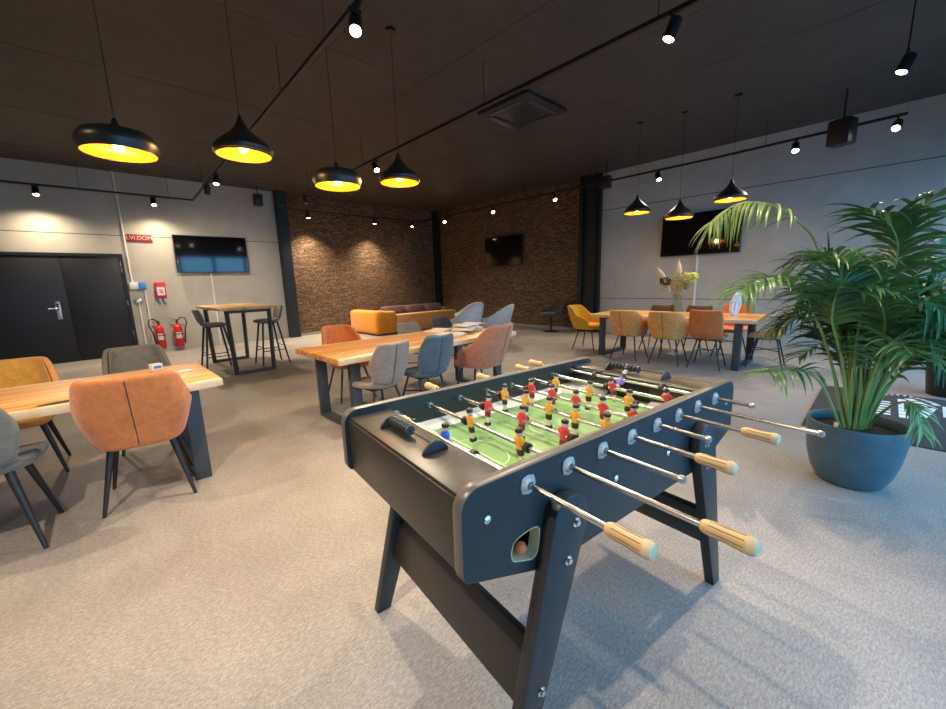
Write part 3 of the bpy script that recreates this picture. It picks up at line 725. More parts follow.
def sheet_chair(name, label, fab, loc, rz, prof=SCOOP, seatfab=None, legs='rod', group=None, h_extra=0.0, seam=True):
    t = thing(name, label, 'chair', (*loc, 0), rz, group)
    prof = [(p[0], p[1]+h_extra*max(0, i-5)/6, p[2], p[3]) for i, p in enumerate(prof)]
    m = MB(); m.grid(sheet_rows(prof, 0, 5)); finish(obj('seat', m, seatfab or fab, t), 0.05)
    m = MB(); m.grid(sheet_rows(prof, 5, len(prof)-1)); finish(obj('backrest', m, fab, t), 0.045)
    if seam:
        m = MB(); m.tube([(0, p[0]-0.0245, p[1]) for p in prof[5:-1]], 0.0035, 6); obj('seam', m, F['dark'], t)
    if legs == 'rod': rod_legs(t, 0.43)
    else: taper_legs(t, 0.14, 0.13, 0.445, 0.225, 0.225, M['blackmetal'])
    return t
armchair('rust orange armchair seen from behind at the left dining table', F['rust'], (0.135, 3.42), R(-8), square=0.62, narrow=0.3, w=0.57)
sheet_chair('dining_chair', 'green grey chair at the left photo edge beside the rust armchair', F['greyg'], (-0.57, 3.32), R(-6), legs='taper', prof=[(p[0], p[1], p[2]*1.12, p[3]) for p in SCOOP])
armchair('mustard armchair with diamond stitching behind the left dining table', F['mustard'], (-0.55, 4.55), R(180), F['mustardq'], h=0.87, square=0.6, narrow=0.2, w=0.54)
armchair('green grey armchair with diamond stitching behind the left dining table', F['greyg'], (0.245, 4.62), R(182), F['greyq'], h=0.87, w=0.47, square=0.55, narrow=0.15)
armchair('rust orange armchair on the far side of the middle dining table', F['rust'], (2.20, 4.52), R(176), h=0.88, w=0.50, legs='rod')
sheet_chair('dining_chair', 'taupe scoop chair on the far side of the middle table', F['taupe'], (3.28, 4.50), R(180), h_extra=-0.06)
sheet_chair('dining_chair', 'charcoal scoop chair on the far side by the white papers', F['dark'], (3.97, 4.52), R(188), h_extra=-0.04)
sheet_chair('dining_chair', 'taupe scoop chair seen from behind at the middle table', F['taupe'], (1.86, 3.27), R(4))
sheet_chair('dining_chair', 'petrol blue scoop chair at the middle table', F['bluep'], (2.42, 3.27), R(-3))
armchair('salmon armchair turned sideways at the middle table', F['salmon'], (3.22, 3.27), R(12), h=0.91, w=0.60, legs='rod')
armchair('bright yellow armchair at the far end of the vase table', F['yellow'], (7.0, 3.98), R(184), h=0.86, legs='rod')
armchair('mustard armchair nearest the wide black column on the near side of the vase table', F['mustard'], (6.60, 2.96), R(-92), h=0.85, legs='rod')
armchair('mustard armchair next to the rust channel chair at the vase table', F['mustard'], (6.58, 2.31), R(-88), h=0.85, legs='rod')
sheet_chair('dining_chair', 'rust orange channel stitched chair seen from behind at the vase table', F['rustq'], (6.60, 1.76), R(-86), prof=SQUARE, seam=False)
sheet_chair('dining_chair', 'taupe scoop chair with a caramel seat at the near end of the vase table', F['taupe'], (7.14, 1.12), R(4), seatfab=F['caramel'])
sheet_chair('dining_chair', 'dark brown chair behind the flower vase nearest the black column', F['brown'], (7.68, 2.95), R(90), prof=SQUARE, h_extra=-0.07)
sheet_chair('dining_chair', 'dark brown chair just right of the flower vase against the grey wall', F['brown'], (7.68, 2.30), R(90), prof=SQUARE, h_extra=-0.07)
sheet_chair('dining_chair', 'rust orange chair behind the white ornament against the grey wall', F['rust'], (7.68, 1.72), R(90), prof=SQUARE, h_extra=-0.02)

# ------------------------------------------------------------------ bar table and stools
t = thing('bar_table', 'tall wooden bar table on a dark steel frame by the beige wall', 'table', (1.85, 8.0, 0))
m = live_top(1.90, 0.86, 0.045, 9, 0.01); me = m.mesh('table_top', M['woodb']); me.transform(Matrix.Rotation(PI/2, 4, 'Z')); obj('table_top', me, None, t, (0, 0, 1.045))
for sy in (-1, 1):
    y = sy*0.79
    for sx in (-1, 1):
        m = MB(); m.tube([(sx*0.315, y, 1.045), (sx*0.285, y, 0.0)], 0.035, 4); obj('leg', m, M['frame'], t)
    m = MB(); m.box((0, y, 0.025), (0.52, 0.05, 0.05), bev=0.003); obj('floor_bar', m, M['frame'], t)
    m = MB(); m.box((0, y, 1.02), (0.58, 0.05, 0.05), bev=0.003); obj('top_bar', m, M['frame'], t)
STOOL = [(0.20, 0.775, 0.19, 0.0), (0.17, 0.79, 0.205, 0.008), (0.04, 0.785, 0.21, 0.015), (-0.08, 0.775, 0.20, 0.03), (-0.15, 0.785, 0.185, 0.04), (-0.19, 0.82, 0.18, 0.05), (-0.21, 0.87, 0.19, 0.055), (-0.225, 0.93, 0.20, 0.055), (-0.24, 0.99, 0.195, 0.05), (-0.255, 1.04, 0.175, 0.04), (-0.258, 1.055, 0.165, 0.035)]
def bar_stool(label, loc, rz):
    t = thing('bar_stool', label, 'bar stool', (*loc, 0), rz, 'bar stools at the bar table')
    m = MB(); m.grid(sheet_rows(STOOL, 0, 5)); finish(obj('seat', m, F['greyg'], t), 0.045)
    m = MB(); m.grid(sheet_rows(STOOL, 5, 10)); finish(obj('backrest', m, F['greyg'], t), 0.04)
    taper_legs(t, 0.12, 0.12, 0.77, 0.23, 0.23, M['blackmetal'], 0.018, 0.014)
    for z in (0.26, 0.33):
        k = 0.12+0.11*(0.77-z)/0.77; m = MB()
        if z == 0.33:
            m.tube([(-k, k, z), (k, k, z)], 0.008, 8); m.tube([(-k, -k, z), (k, -k, z)], 0.008, 8)
        else:
            m.tube([(-k, k, z), (-k, -k, z)], 0.008, 8); m.tube([(k, k, z), (k, -k, z)], 0.008, 8)
        obj('foot_rail', m, M['blackmetal'], t)
    m = MB(); m.box((0, 0, 0.757), (0.27, 0.27, 0.012), bev=0.004); obj('seat_frame', m, M['blackmetal'], t)
bar_stool('green grey bar stool on the fire extinguisher side of the bar table', (1.47, 7.92), R(-90))
bar_stool('green grey bar stool on the column side of the bar table', (2.30, 7.80), R(90))

# ------------------------------------------------------------------ things on the tables
HT = 0.7453
t = thing('card_box', 'small white card box with a blue print near the rust armchair', 'box', (0.31, 4.03, HT), R(20))
m = MB(); m.box((0, 0, 0.03), (0.075, 0.055, 0.06), bev=0.003); obj('box_body', m, M['white'], t)
m = MB(); m.box((0, -0.0285, 0.035), (0.05, 0.002, 0.02)); obj('blue_print', m, M['blue'], t)
m = MB(); m.box((0, 0, 0.006), (0.10, 0.07, 0.012), bev=0.002)
tag(obj('napkin_pack', m, M['paper'], None, (0.46, 3.80, HT), (0, 0, R(15))), 'flat pale card lying on the right end of the left table', 'card')
papers = [((3.29, 4.06), 22, 0, 'open white magazine lying furthest from the salmon armchair'), ((3.70, 3.98), -80, 0, 'white paper sheet at the far right corner of the table'),
          ((3.44, 3.72), 35, 1, 'open white magazine leaning out in front of the salmon armchair'), ((3.58, 3.78), 8, 2, 'topmost fanned magazine of the paper heap'), ((3.09, 3.66), -75, 0, 'white magazine at the left end of the paper heap')]
for (x, y), a, lv, lab in papers:
    rows = []
    for i in range(9):
        u = -1+2*i/8; z = 0.006+0.022*math.sin(abs(u)*PI)**1.0*(0.6+0.4*(u > 0))+0.004*(1-abs(u))
        rows.append([(u*0.20, v, z) for v in (-0.14, 0, 0.14)])
    m = MB(); m.grid(rows); o = tag(obj('magazine', m, M['paper'], None, (x, y, HT+0.002+lv*0.034), (0, 0, R(a))), lab, 'magazine', 'magazines heaped on the middle table')
    s = o.modifiers.new('solid', 'SOLIDIFY'); s.thickness = 0.008; s.offset = 1
# vase of dried flowers on the far table
t = thing('flower_vase', 'clear glass vase of dried flowers and pampas on the far table', 'vase', (7.20, 2.44, HT))
m = MB(); m.lathe([(0.0, 0.002), (0.085, 0.002), (0.10, 0.03), (0.088, 0.10), (0.058, 0.19), (0.054, 0.24), (0.075, 0.31), (0.071, 0.31), (0.050, 0.24), (0.054, 0.19), (0.084, 0.10), (0.095, 0.032), (0.0, 0.010)], 28); obj('glass_vase', m, M['vaseglass'], t)
rng = random.Random(4)
m = MB()
heads = []
for k in range(26):
    a = rng.uniform(0, 2*PI); sp = rng.uniform(0.02, 0.26); hh = rng.uniform(0.50, 0.72)
    p0 = (0.035*math.cos(a+PI), 0.035*math.sin(a+PI), 0.02); p1 = (0.02*math.cos(a), 0.02*math.sin(a), 0.26); p2 = (sp*math.cos(a), sp*math.sin(a), hh)
    m.tube([p0, p1, p2], 0.004, 5); heads.append((p2, a))
obj('stems', m, M['driedstem'], t)
m = MB()
for (p, a) in heads:
    for q in range(9):
        o_ = [rng.gauss(0, 0.045) for _ in range(3)]
        m.box((p[0]*0.85+o_[0], p[1]*0.85+o_[1], p[2]-0.06+o_[2]), (0.045, 0.014, 0.004), (rng.uniform(0, 3), rng.uniform(0, 3), rng.uniform(0, 3)))
obj('dried_foliage', m, M['dryleaf'], t)
# camera-right runs roughly along (0.72,-0.69) on the floor
ex = Vector((0.72, -0.69, 0))
def flower_head(name, c, r, mat, n=40):
    m = MB(); rg = random.Random(int(c.x*1000))
    for _ in range(n):
        d = Vector((rg.gauss(0, 1), rg.gauss(0, 1), rg.gauss(0, 0.8))).normalized()*r*rg.uniform(0.6, 1)
        m.ball(c+d, r*0.26, (1, 1, 0.8), 6)
    obj(name, m, mat, t)
flower_head('hydrangea_head', ex*0.24+Vector((0, 0, 0.60)), 0.085, M['hydrangea'], 60)
flower_head('hydrangea_head', ex*0.13+Vector((0, 0, 0.60)), 0.07, M['hydrangea'], 40)
flower_head('thistle_head', ex*-0.21+Vector((0, 0, 0.55)), 0.085, M['drydark'])
flower_head('thistle_head', ex*0.10+Vector((0, 0, 0.45)), 0.06, M['drydark'])
def plume(c0, c1, r):
    m = MB(); c0 = Vector(c0); c1 = Vector(c1); rg = random.Random(9)
    m.tube([c0.lerp(c1, s) for s in (0, .15, .4, .7, .9, 1)], [r*.3, r*.8, r, r*.8, r*.45, r*.1], 10)
    for _ in range(60):
        s = rg.random(); p = c0.lerp(c1, s); d = Vector((rg.gauss(0, 1), rg.gauss(0, 1), 1.2)).normalized()*r*1.4
        m.tube([p, p+d], [0.004, 0.001], 4)
    obj('pampas_plume', m, M['pampas'], t)
plume(ex*0.02+Vector((0, 0, 0.55)), ex*0.0+Vector((0, 0, 0.86)), 0.045)
plume(ex*-0.22+Vector((0, 0, 0.58)), ex*-0.36+Vector((0, 0, 0.76)), 0.035)
plume(ex*-0.13+Vector((0, 0, 0.36)), ex*-0.155+Vector((0, 0, 0.44)), 0.02)
# white feathered ornament
t = thing('leaf_ornament', 'white porcelain leaf ornament standing on the near end of the vase table', 'ornament', (7.04, 1.56, HT))
m = MB(); m.lathe([(0, 0), (0.06, 0), (0.055, 0.015), (0.02, 0.03), (0, 0.03)], 20); obj('foot', m, M['porcelain'], t)
m = MB()
for k in range(9):
    z = 0.05+0.034*k; w_ = 0.10*math.sin(PI*(0.22+0.72*k/8))
    for s in (-1, 1): m.ball(ex*(s*w_*0.55+0.035*k/8)+Vector((0, 0, z)), 0.038, (1.0, 0.8, 0.8), 10)
m.tube([(0, 0, 0.02), tuple(ex*0.02+Vector((0, 0, 0.2))), tuple(ex*0.045+Vector((0, 0, 0.37)))], [0.03, 0.035, 0.02], 10)
obj('leaf_body', m, M['porcelain'], t)

# ------------------------------------------------------------------ lounge corner
t = thing('corner_sofa', 'orange velvet sofa with its rounded back turned to the dining tables', 'sofa', (5.45, 9.38, 0))
m = MB(); m.box((0.17, 0.76, 0.35), (0.34, 1.50, 0.64), bev=0.09, seg=4); obj('backrest', m, F['velvet'], t)
m = MB(); m.box((0.345, 0.185, 0.34), (0.65, 0.33, 0.61), bev=0.07, seg=4); obj('rounded_arm', m, F['velvet'], t)
m = MB(); m.box((1.78, 0.20, 0.28), (2.25, 0.36, 0.50), bev=0.03, seg=3); tag(obj('front_bench', m, M['tan'], t), 'smooth tan leather side of the sofa')
m = MB(); m.box((1.6, 0.74, 0.24), (2.5, 0.76, 0.42), bev=0.05, seg=3); obj('seat', m, F['velvet'], t)
m = MB()
for x, y in ((0.1, 0.1), (0.1, 1.42), (2.75, 0.1), (2.75, 1.05)): m.box((x, y, 0.015), (0.06, 0.06, 0.03))
obj('feet', m, M['black'], t)
t = thing('leather_sofa', 'low tufted brown leather sofa against the stone wall behind the orange sofa', 'sofa', (7.9, 11.08, 0))
m = MB(); m.box((0, -0.06, 0.22), (2.3, 0.62, 0.38), bev=0.05, seg=3); obj('seat', m, M['leather'], t)
m = MB()
for i in range(23): m.box((-1.1+0.1*i, 0.18, 0.50), (0.115, 0.22, 0.34), bev=0.05, seg=3)
obj('backrest', m, M['leather'], t)
for s in (-1, 1):
    m = MB(); m.tube([(s*1.2, -0.36, 0.44), (s*1.2, 0.27, 0.48)], 0.10, 14); m.box((s*1.2, -0.04, 0.24), (0.17, 0.60, 0.42), bev=0.03); obj('armrest', m, M['leather'], t)
m = MB()
for x in (-1.05, 1.05):
    for y in (-0.3, 0.2): m.box((x, y, 0.015), (0.06, 0.06, 0.03))
obj('feet', m, M['black'], t)
for i, (x, lab) in enumerate(((7.1, 'brown leather cushion at the orange sofa end of the leather sofa'), (7.9, 'middle brown leather cushion on the leather sofa'), (8.7, 'brown leather cushion at the corner end of the leather sofa'))):
    m = MB(); rows = []; n = 24
    mm = pad(0.36, 0.07, -0.11, 0.11, 0.6, 0.02, n)
    tag(obj('cushion', mm, M['leather'], None, (x, 11.04, 0.56), (R(-8), 0, 0)), lab, 'cushion', 'leather cushions on the low sofa')
def tub_chair(label, loc, rz):
    t = thing('tub_chair', label, 'chair', (*loc, 0), rz, 'pale grey tub chairs')
    rows = []; na = 30
    for j in range(8):
        v = j/7; row = []
        for i in range(na+1):
            a = R(-120+240*i/na); aa = abs(math.degrees(a))
            top = 0.60+0.28*smooth01((105-aa)/95); z = 0.34+(top-0.34)*v; sc = 0.78+0.22*v**0.7
            row.append((math.sin(a)*0.37*sc, -math.cos(a)*0.35*sc-0.16*max(0, z-0.5)*smooth01((90-aa)/60), z))
        rows.append(row)
    m = MB(); m.grid(rows); finish(obj('backrest', m, F['lgrey'], t), 0.04)
    obj('seat', pad(0.30, 0.29, 0.32, 0.44, 0.8), F['lgrey'], t)
    taper_legs(t, 0.18, 0.18, 0.335, 0.25, 0.25, M['blackmetal'], 0.016, 0.010)
tub_chair('pale grey tub chair showing its back beside the white papers', (5.75, 6.25), R(4))
tub_chair('pale grey tub chair standing nearest the small television', (6.50, 6.00), R(16))
tub_chair('pale grey tub chair tucked behind the two other tub chairs', (7.05, 7.45), R(-8))
t = thing('pedestal_chair', 'dark round backed pedestal chair against the dark stone wall', 'chair', (8.85, 6.15, 0), R(70))
rows = []
for j in range(8):
    v = j/7; row = []
    for i in range(31):
        a = R(-105+210*i/30); aa = abs(math.degrees(a)); top = 0.56+0.28*smooth01((95-aa)/85); z = 0.46+(top-0.46)*v
        row.append((math.sin(a)*0.31*(0.85+0.15*v), -math.cos(a)*0.29*(0.85+0.15*v)-0.2*max(0, z-0.55), z))
    rows.append(row)
m = MB(); m.grid(rows); finish(obj('backrest', m, F['dark'], t), 0.04)
obj('seat', pad(0.29, 0.28, 0.42, 0.50, 0.85), F['dark'], t)
m = MB(); m.lathe([(0, 0), (0.22, 0), (0.22, 0.012), (0.03, 0.03), (0.03, 0.43), (0, 0.43)], 24); obj('pedestal', m, M['black'], t)

# ------------------------------------------------------------------ entrance mat
t = thing('entrance_mat', 'charcoal entrance mat with a white round print behind the palm', 'mat', (5.40, -0.62, 0))
m = MB(); m.box((0, 0, 0.005), (1.80, 2.02, 0.009), bev=0.003); obj('mat_base', m, M['mat'], t)
m = MB()
def strip(pts, w, z=0.0103):
    for a, b in zip(pts, pts[1:]):
        a = Vector(a); b = Vector(b); d = (b-a); c = (a+b)/2
        m.box((c.x, c.y, z), (d.length+w*0.6, w, 0.0012), (0, 0, math.atan2(d.y, d.x)))
cx_, cy_ = 0.36, 0.36
strip([(cx_+0.50*math.cos(a), cy_+0.28*math.sin(a)) for a in [R(-60+10*k) for k in range(19)]], 0.05)
for k in range(6): strip([(cx_-0.42+0.10*k, cy_+0.24), (cx_-0.40+0.10*k, cy_+0.10)], 0.05); strip([(cx_-0.44+0.13*k, cy_+0.0), (cx_-0.36+0.13*k, cy_+0.0)], 0.06)
strip([(cx_-0.30, cy_-0.12), (cx_+0.1, cy_-0.20), (cx_+0.36, cy_-0.06)], 0.07)
strip([(cx_-0.2, cy_-0.28), (cx_+0.2, cy_-0.30)], 0.05)
obj('mat_print', m, M['matprint'], t)
# ------------------------------------------------------------------ football table
KT = 0.965      # true size of the table against its first measured size
FT = thing('football_table', 'dark blue black table football game with green pitch and wooden grips', 'football table', (1.3375*KT, 0.9155*KT, 1.38*(1-KT)), R(-6.99))
FT.scale = (KT, KT, KT)
XZ = Matrix(((1, 0, 0, 0), (0, 0, 1, 0), (0, 1, 0, 0), (0, 0, 0, 1)))        # prism outline (x,z) extruded along +y
def arc(cx, cz, r, a0, a1, n=8): return [(cx+r*math.cos(R(a0+(a1-a0)*i/n)), cz+r*math.sin(R(a0+(a1-a0)*i/n))) for i in range(n+1)]
PANEL = (arc(0.705, 0.855, 0.055, 0, 90)+arc(-0.705, 0.855, 0.055, 90, 180)+arc(-0.735, 0.695, 0.025, 180, 235, 4)
         + [(-0.49, 0.585), (-0.45, 0.578), (0.45, 0.578), (0.49, 0.585)]+arc(0.735, 0.695, 0.025, 305, 360, 4))
HOLE = [(-0.535, 0.730), (-0.515, 0.727), (-0.504, 0.716), (-0.505, 0.690), (-0.511, 0.652), (-0.519, 0.641), (-0.535, 0.636), (-0.570, 0.648), (-0.600, 0.660), (-0.608, 0.670), (-0.611, 0.690), (-0.603, 0.714), (-0.588, 0.722), (-0.565, 0.727)]
for side, y0 in ((-1, -0.40), (1, 0.365)):
    m = MB(); m.prism(PANEL, 0.035, Matrix.Translation((0, y0, 0)) @ XZ, hole=HOLE if side < 0 else None, bev=0.0)
    sp_ = obj('side_panel', m, M['tblue'], FT, angle=30)
    m = MB()
    top = [(0.7605, 0.70), (0.7605, 0.80)]+arc(0.705, 0.855, 0.0555, 0, 90)+arc(-0.705, 0.855, 0.0555, 90, 180)+[(-0.7605, 0.80), (-0.7605, 0.70)]
    rows = []
    for dy in (-0.0005, 0.006, 0.0175, 0.029, 0.0355):
        k = 0.0 if dy in (-0.0005, 0.0355) else (0.003 if dy != 0.0175 else 0.004)
        rows.append([(x*(1+k/0.76), y0+dy, z+(k if z > 0.82 else 0)) for x, z in top])
    m.grid(rows); obj('edge_band', m, M['edge'], sp_)
    for x, z in ((-0.685, 0.817), (0.685, 0.817), (0.185, 0.728), (0.40, 0.60), (-0.15, 0.74)):
        if side < 0:
            m = MB(); m.lathe([(0, -0.004), (0.011, -0.004), (0.011, 0.0), (0.006, 0.004), (0, 0.004)], 14, (x, -0.402, z), (PI/2, 0, 0)); obj('bolt', m, M['chrome'], sp_)
    if side < 0:
        m = MB(); n = len(HOLE)
        cx, cz = sum(h[0] for h in HOLE)/n, sum(h[1] for h in HOLE)/n
        rows = [[(cx+(x-cx)*0.985, y, cz+(z-cz)*0.985) for x, z in HOLE] for y in (-0.4003, -0.364)]
        m.grid(rows, True); o = obj('hole_edge', m, M['rawwood'], sp_, smooth=False)
        s = o.modifiers.new('solid', 'SOLIDIFY'); s.thickness = 0.002; s.offset = 0
        m = MB(); m.box((cx, -0.345, cz), (0.15, 0.036, 0.14)); m2 = None
        # hollow ball return box (five boards)
        m = MB(); m.box((cx, -0.29, 0.630), (0.16, 0.14, 0.006)); m.box((cx, -0.29, 0.745), (0.16, 0.14, 0.006)); m.box((cx-0.08, -0.29, 0.6875), (0.006, 0.14, 0.115)); m.box((cx+0.08, -0.29, 0.6875), (0.006, 0.14, 0.115)); m.box((cx, -0.222, 0.6875), (0.16, 0.006, 0.115))
        m.mi = 1; m.box((cx-0.005, -0.345, 0.640), (0.10, 0.04, 0.014), (0, 0.22, 0)); m.mi = 0
        obj('ball_return_box', m, [M['hole'], M['rawwood']], FT)
for s in (-1, 1):
    m = MB(); m.box((s*0.733, 0, 0.775), (0.025, 0.73, 0.20), bev=0.002); obj('end_panel', m, M['tblack'], FT)
    m = MB(); m.box((s*0.660, 0, 0.879), (0.160, 0.73, 0.012), bev=0.002); m.box((s*0.586, 0, 0.822), (0.012, 0.73, 0.104)); led = obj('end_ledge', m, M['tblack'], FT)
    m = MB(); m.box((s*0.581, 0, 0.880), (0.008, 0.73, 0.013), bev=0.001); obj('ledge_trim', m, M['rodsteel'], led)
    m = MB(); m.box((s*0.5785, 0, 0.808), (0.004, 0.20, 0.075)); obj('goal_mouth', m, M['hole'], FT)
m = MB(); m.box((0, 0, 0.7), (1.44, 0.73, 0.012)); m.box((0, 0, 0.757), (1.18, 0.73, 0.014)); obj('bed_board', m, M['tblack'], FT)
# pitch
pm, nt, b = new_mat('green_pitch')
tc = nt.nodes.new('ShaderNodeTexCoord'); sx = nt.nodes.new('ShaderNodeSeparateXYZ'); nt.links.new(tc.outputs['Object'], sx.inputs[0])
st = math_node(nt, 'GREATER_THAN', math_node(nt, 'SINE', math_node(nt, 'MULTIPLY', sx.outputs[0], PI/0.13)), 0.0)
nn = nt.nodes.new('ShaderNodeTexNoise'); nn.inputs['Scale'].default_value = 9; nn.inputs['Detail'].default_value = 4; nt.links.new(tc.outputs['Object'], nn.inputs['Vector'])
f = math_node(nt, 'ADD', math_node(nt, 'MULTIPLY', st, 0.30), math_node(nt, 'MULTIPLY', nn.outputs['Fac'], 0.6))
rp = nt.nodes.new('ShaderNodeValToRGB'); rp.color_ramp.elements[0].position = 0.15; rp.color_ramp.elements[0].color = (0.17, 0.37, 0.13, 1); rp.color_ramp.elements[1].position = 0.75; rp.color_ramp.elements[1].color = (0.30, 0.50, 0.22, 1)
nt.links.new(f, rp.inputs['Fac']); nt.links.new(rp.outputs['Color'], b.inputs['Base Color']); b.inputs['Roughness'].default_value = 0.4
m = MB(); m.box((0, 0, 0.7655), (1.16, 0.73, 0.003)); pitch = obj('pitch', m, pm, FT)
pl = plain('pale_pitch_lines', (0.62, 0.74, 0.52), 0.5)
m = MB()
def line(pts, w=0.005):
    for a, c in zip(pts, pts[1:]):
        a = Vector(a); c = Vector(c); d = c-a; q = (a+c)/2
        m.box((q.x, q.y, 0.7675), (d.length+w*0.5, w, 0.0006), (0, 0, math.atan2(d.y, d.x)))
line([(0, -0.315), (0, 0.315)]); line(arc(0, 0, 0.10, 0, 360, 40))
for s in (-1, 1):
    line([(s*0.57, -0.20), (s*0.40, -0.20), (s*0.40, 0.20), (s*0.57, 0.20)]); line([(s*0.57, -0.11), (s*0.49, -0.11), (s*0.49, 0.11), (s*0.57, 0.11)])
    line([(s*(0.40-0.09*math.cos(R(a))), 0.13*math.sin(R(a))) for a in range(-90, 91, 10)])
obj('pitch_marking', m, pl, pitch)
for s in (-1, 1):
    m = MB(); m.prism([(s*0.366, 0.766), (s*0.366, 0.790), (s*0.300, 0.7685), (s*0.300, 0.766)], 1.14, Matrix.Translation((-0.57, 0, 0)) @ Matrix(((0, 0, 1, 0), (1, 0, 0, 0), (0, 1, 0, 0), (0, 0, 0, 1))))
    obj('pitch_border', m, M['pitchwhite'], FT, smooth=False)
    for k in (-1, 1):
        m = MB(); rows = [[(s*0.572, k*0.36, 0.795), (s*0.572, k*0.24, 0.795), (s*0.572, k*0.12, 0.782)], [(s*0.49, k*0.36, 0.785), (s*0.50, k*0.24, 0.775), (s*0.53, k*0.12, 0.768)], [(s*0.38, k*0.36, 0.7685), (s*0.44, k*0.24, 0.7685), (s*0.52, k*0.11, 0.7685)]]
        m.grid(rows); o = obj('corner_ramp', m, M['pitchwhite'], FT); mod = o.modifiers.new('solid', 'SOLIDIFY'); mod.thickness = 0.004; mod.offset = 0
# legs and stretchers
for sy in (-1, 1):
    for s in (-1, 1):
        LEG = [(s*0.680, -0.05), (s*0.618, -0.05), (s*0.352, 0.700), (s*0.350, 0.740), (s*0.362, 0.772), (s*0.392, 0.794), (s*0.425, 0.802), (s*0.458, 0.796), (s*0.480, 0.776), (s*0.492, 0.735)]
        m = MB(); m.prism(LEG, 0.042, Matrix.Translation((0, -0.4425 if sy < 0 else 0.4005, 0)) @ XZ, bev=0.004)
        lg = obj('leg', m, M['tblue'], FT, angle=30)
        if sy < 0:
            for x, z in ((0.404, 0.714), (0.436, 0.61), (0.543, 0.251)):
                m = MB(); m.lathe([(0, -0.004), (0.014, -0.004), (0.014, 0.001), (0.008, 0.001), (0.008, 0.009), (0, 0.010)], 16, (s*x, -0.4435, z), (PI/2, 0, 0)); obj('bolt', m, M['chrome'], lg)
for s in (-1, 1):
    m = MB(); m.box((s*0.548, 0, 0.275), (0.03, 0.80, 0.19), (0, -s*0.29, 0), 0.002); obj('stretcher', m, M['tblack'], FT)
# rods
ZR = 0.862
RX = [-0.55, -0.39, -0.23, -0.07, 0.09, 0.245, 0.40, 0.56]
NEAR = [('grip', -0.637, -0.738), ('grip', -0.757, -0.862), ('cap', -0.634, 0), ('grip', -0.605, -0.705), ('cap', -0.565, 0), ('grip', -0.613, -0.712), ('cap', -0.777, 0), ('cap', -0.531, 0)]
FAR = [('cap', 0.50, 0), ('cap', 0.50, 0), ('grip', 0.55, 0.65), ('cap', 0.515, 0), ('grip', 0.53, 0.63), ('cap', 0.49, 0), ('grip', 0.545, 0.645), ('grip', 0.59, 0.69)]
PL = [[-0.012], [0.058, -0.205], [0.151, -0.05, -0.25], [0.227, 0.092, -0.04, -0.171, -0.305], [0.215, 0.085, -0.048, -0.18, -0.312], [0.202, 0.002, -0.195], [-0.016, -0.28], [0.041]]
TEAM = ['jblue', 'jyellow', 'jred', 'jyellow', 'jred', 'jyellow', 'jred', 'jpurple']
TILT = [4, -5, 6, 3, -4, 8, -20, -138]
def player_mesh(jersey, shorts):
    m = MB()
    sc = Matrix.Diagonal((0.72, 1.0, 1.0, 1.0))
    m.mi = 0; m.lathe([(0, 0.030), (0.009, 0.031), (0.012, 0.040), (0.011, 0.050), (0, 0.053)], 12)                      # head
    m.mi = 1; m.lathe([(0.0125, 0.044), (0.0135, 0.048), (0.0125, 0.055), (0.006, 0.059), (0, 0.0595)], 12)               # hair
    m.mi = 2; m.lathe([(0, 0.031), (0.013, 0.029), (0.0165, 0.022), (0.0155, 0.0), (0.014, -0.014), (0, -0.015)], 14, rot=sc)  # jersey
    for s in (-1, 1):
        m.mi = 2; m.tube([(0, s*0.014, 0.023), (0, s*0.021, 0.008)], [0.006, 0.0055], 8)
        m.mi = 0; m.tube([(0, s*0.021, 0.008), (0.002, s*0.020, -0.008)], [0.005, 0.0045], 8)
    m.mi = 3; m.lathe([(0, -0.013), (0.0145, -0.014), (0.015, -0.03), (0.0135, -0.036), (0, -0.036)], 12, rot=sc)
    m.mi = 4; m.lathe([(0, -0.034), (0.0105, -0.035), (0.0095, -0.05), (0.009, -0.062), (0, -0.062)], 12, rot=sc)
    m.mi = 5; m.box((0.003, 0, -0.069), (0.026, 0.020, 0.016), bev=0.004)
    return m.mesh('player', [M['skin'], M['hair'], M[jersey], M[shorts], M['socky'], M['hair']])
PM = {'jblue': player_mesh('jblue', 'shortsdark'), 'jyellow': player_mesh('jyellow', 'shortsdark'), 'jred': player_mesh('jred', 'shortsred'), 'jpurple': player_mesh('jpurple', 'shortsdark')}
def lathe_y(m, prof, y0, sgn, seg=16):
    m.lathe(prof, seg, (0, y0, 0), (-PI/2*sgn, 0, 0))
m = MB(); lathe_y(m, [(0.0095, -0.008), (0.0165, -0.008), (0.0165, 0.008), (0.0095, 0.008)], 0, 1); BUMP = m.mesh('bumper', M['bumper'])
m = MB(); lathe_y(m, [(0.0085, 0), (0.0115, 0), (0.0115, 0.02), (0.0085, 0.02)], 0, 1); BEAR = m.mesh('bearing', M['steel'])
m = MB(); m.lathe([(0.010, 0.0), (0.026, 0.0), (0.026, 0.003), (0.018, 0.004), (0.015, 0.012), (0.010, 0.012)], 20, rot=(PI/2, 0, 0))
for k in range(4):
    a = PI/4+PI/2*k; m.ball((0.021*math.cos(a), -0.004, 0.021*math.sin(a)), 0.0035, (1, 0.6, 1), 8); m.ball((0.019*math.cos(a), -0.0015, 0.019*math.sin(a)), 0.010, (1, 0.12, 1), 10)
FLAN = m.mesh('flange', M['flange'])
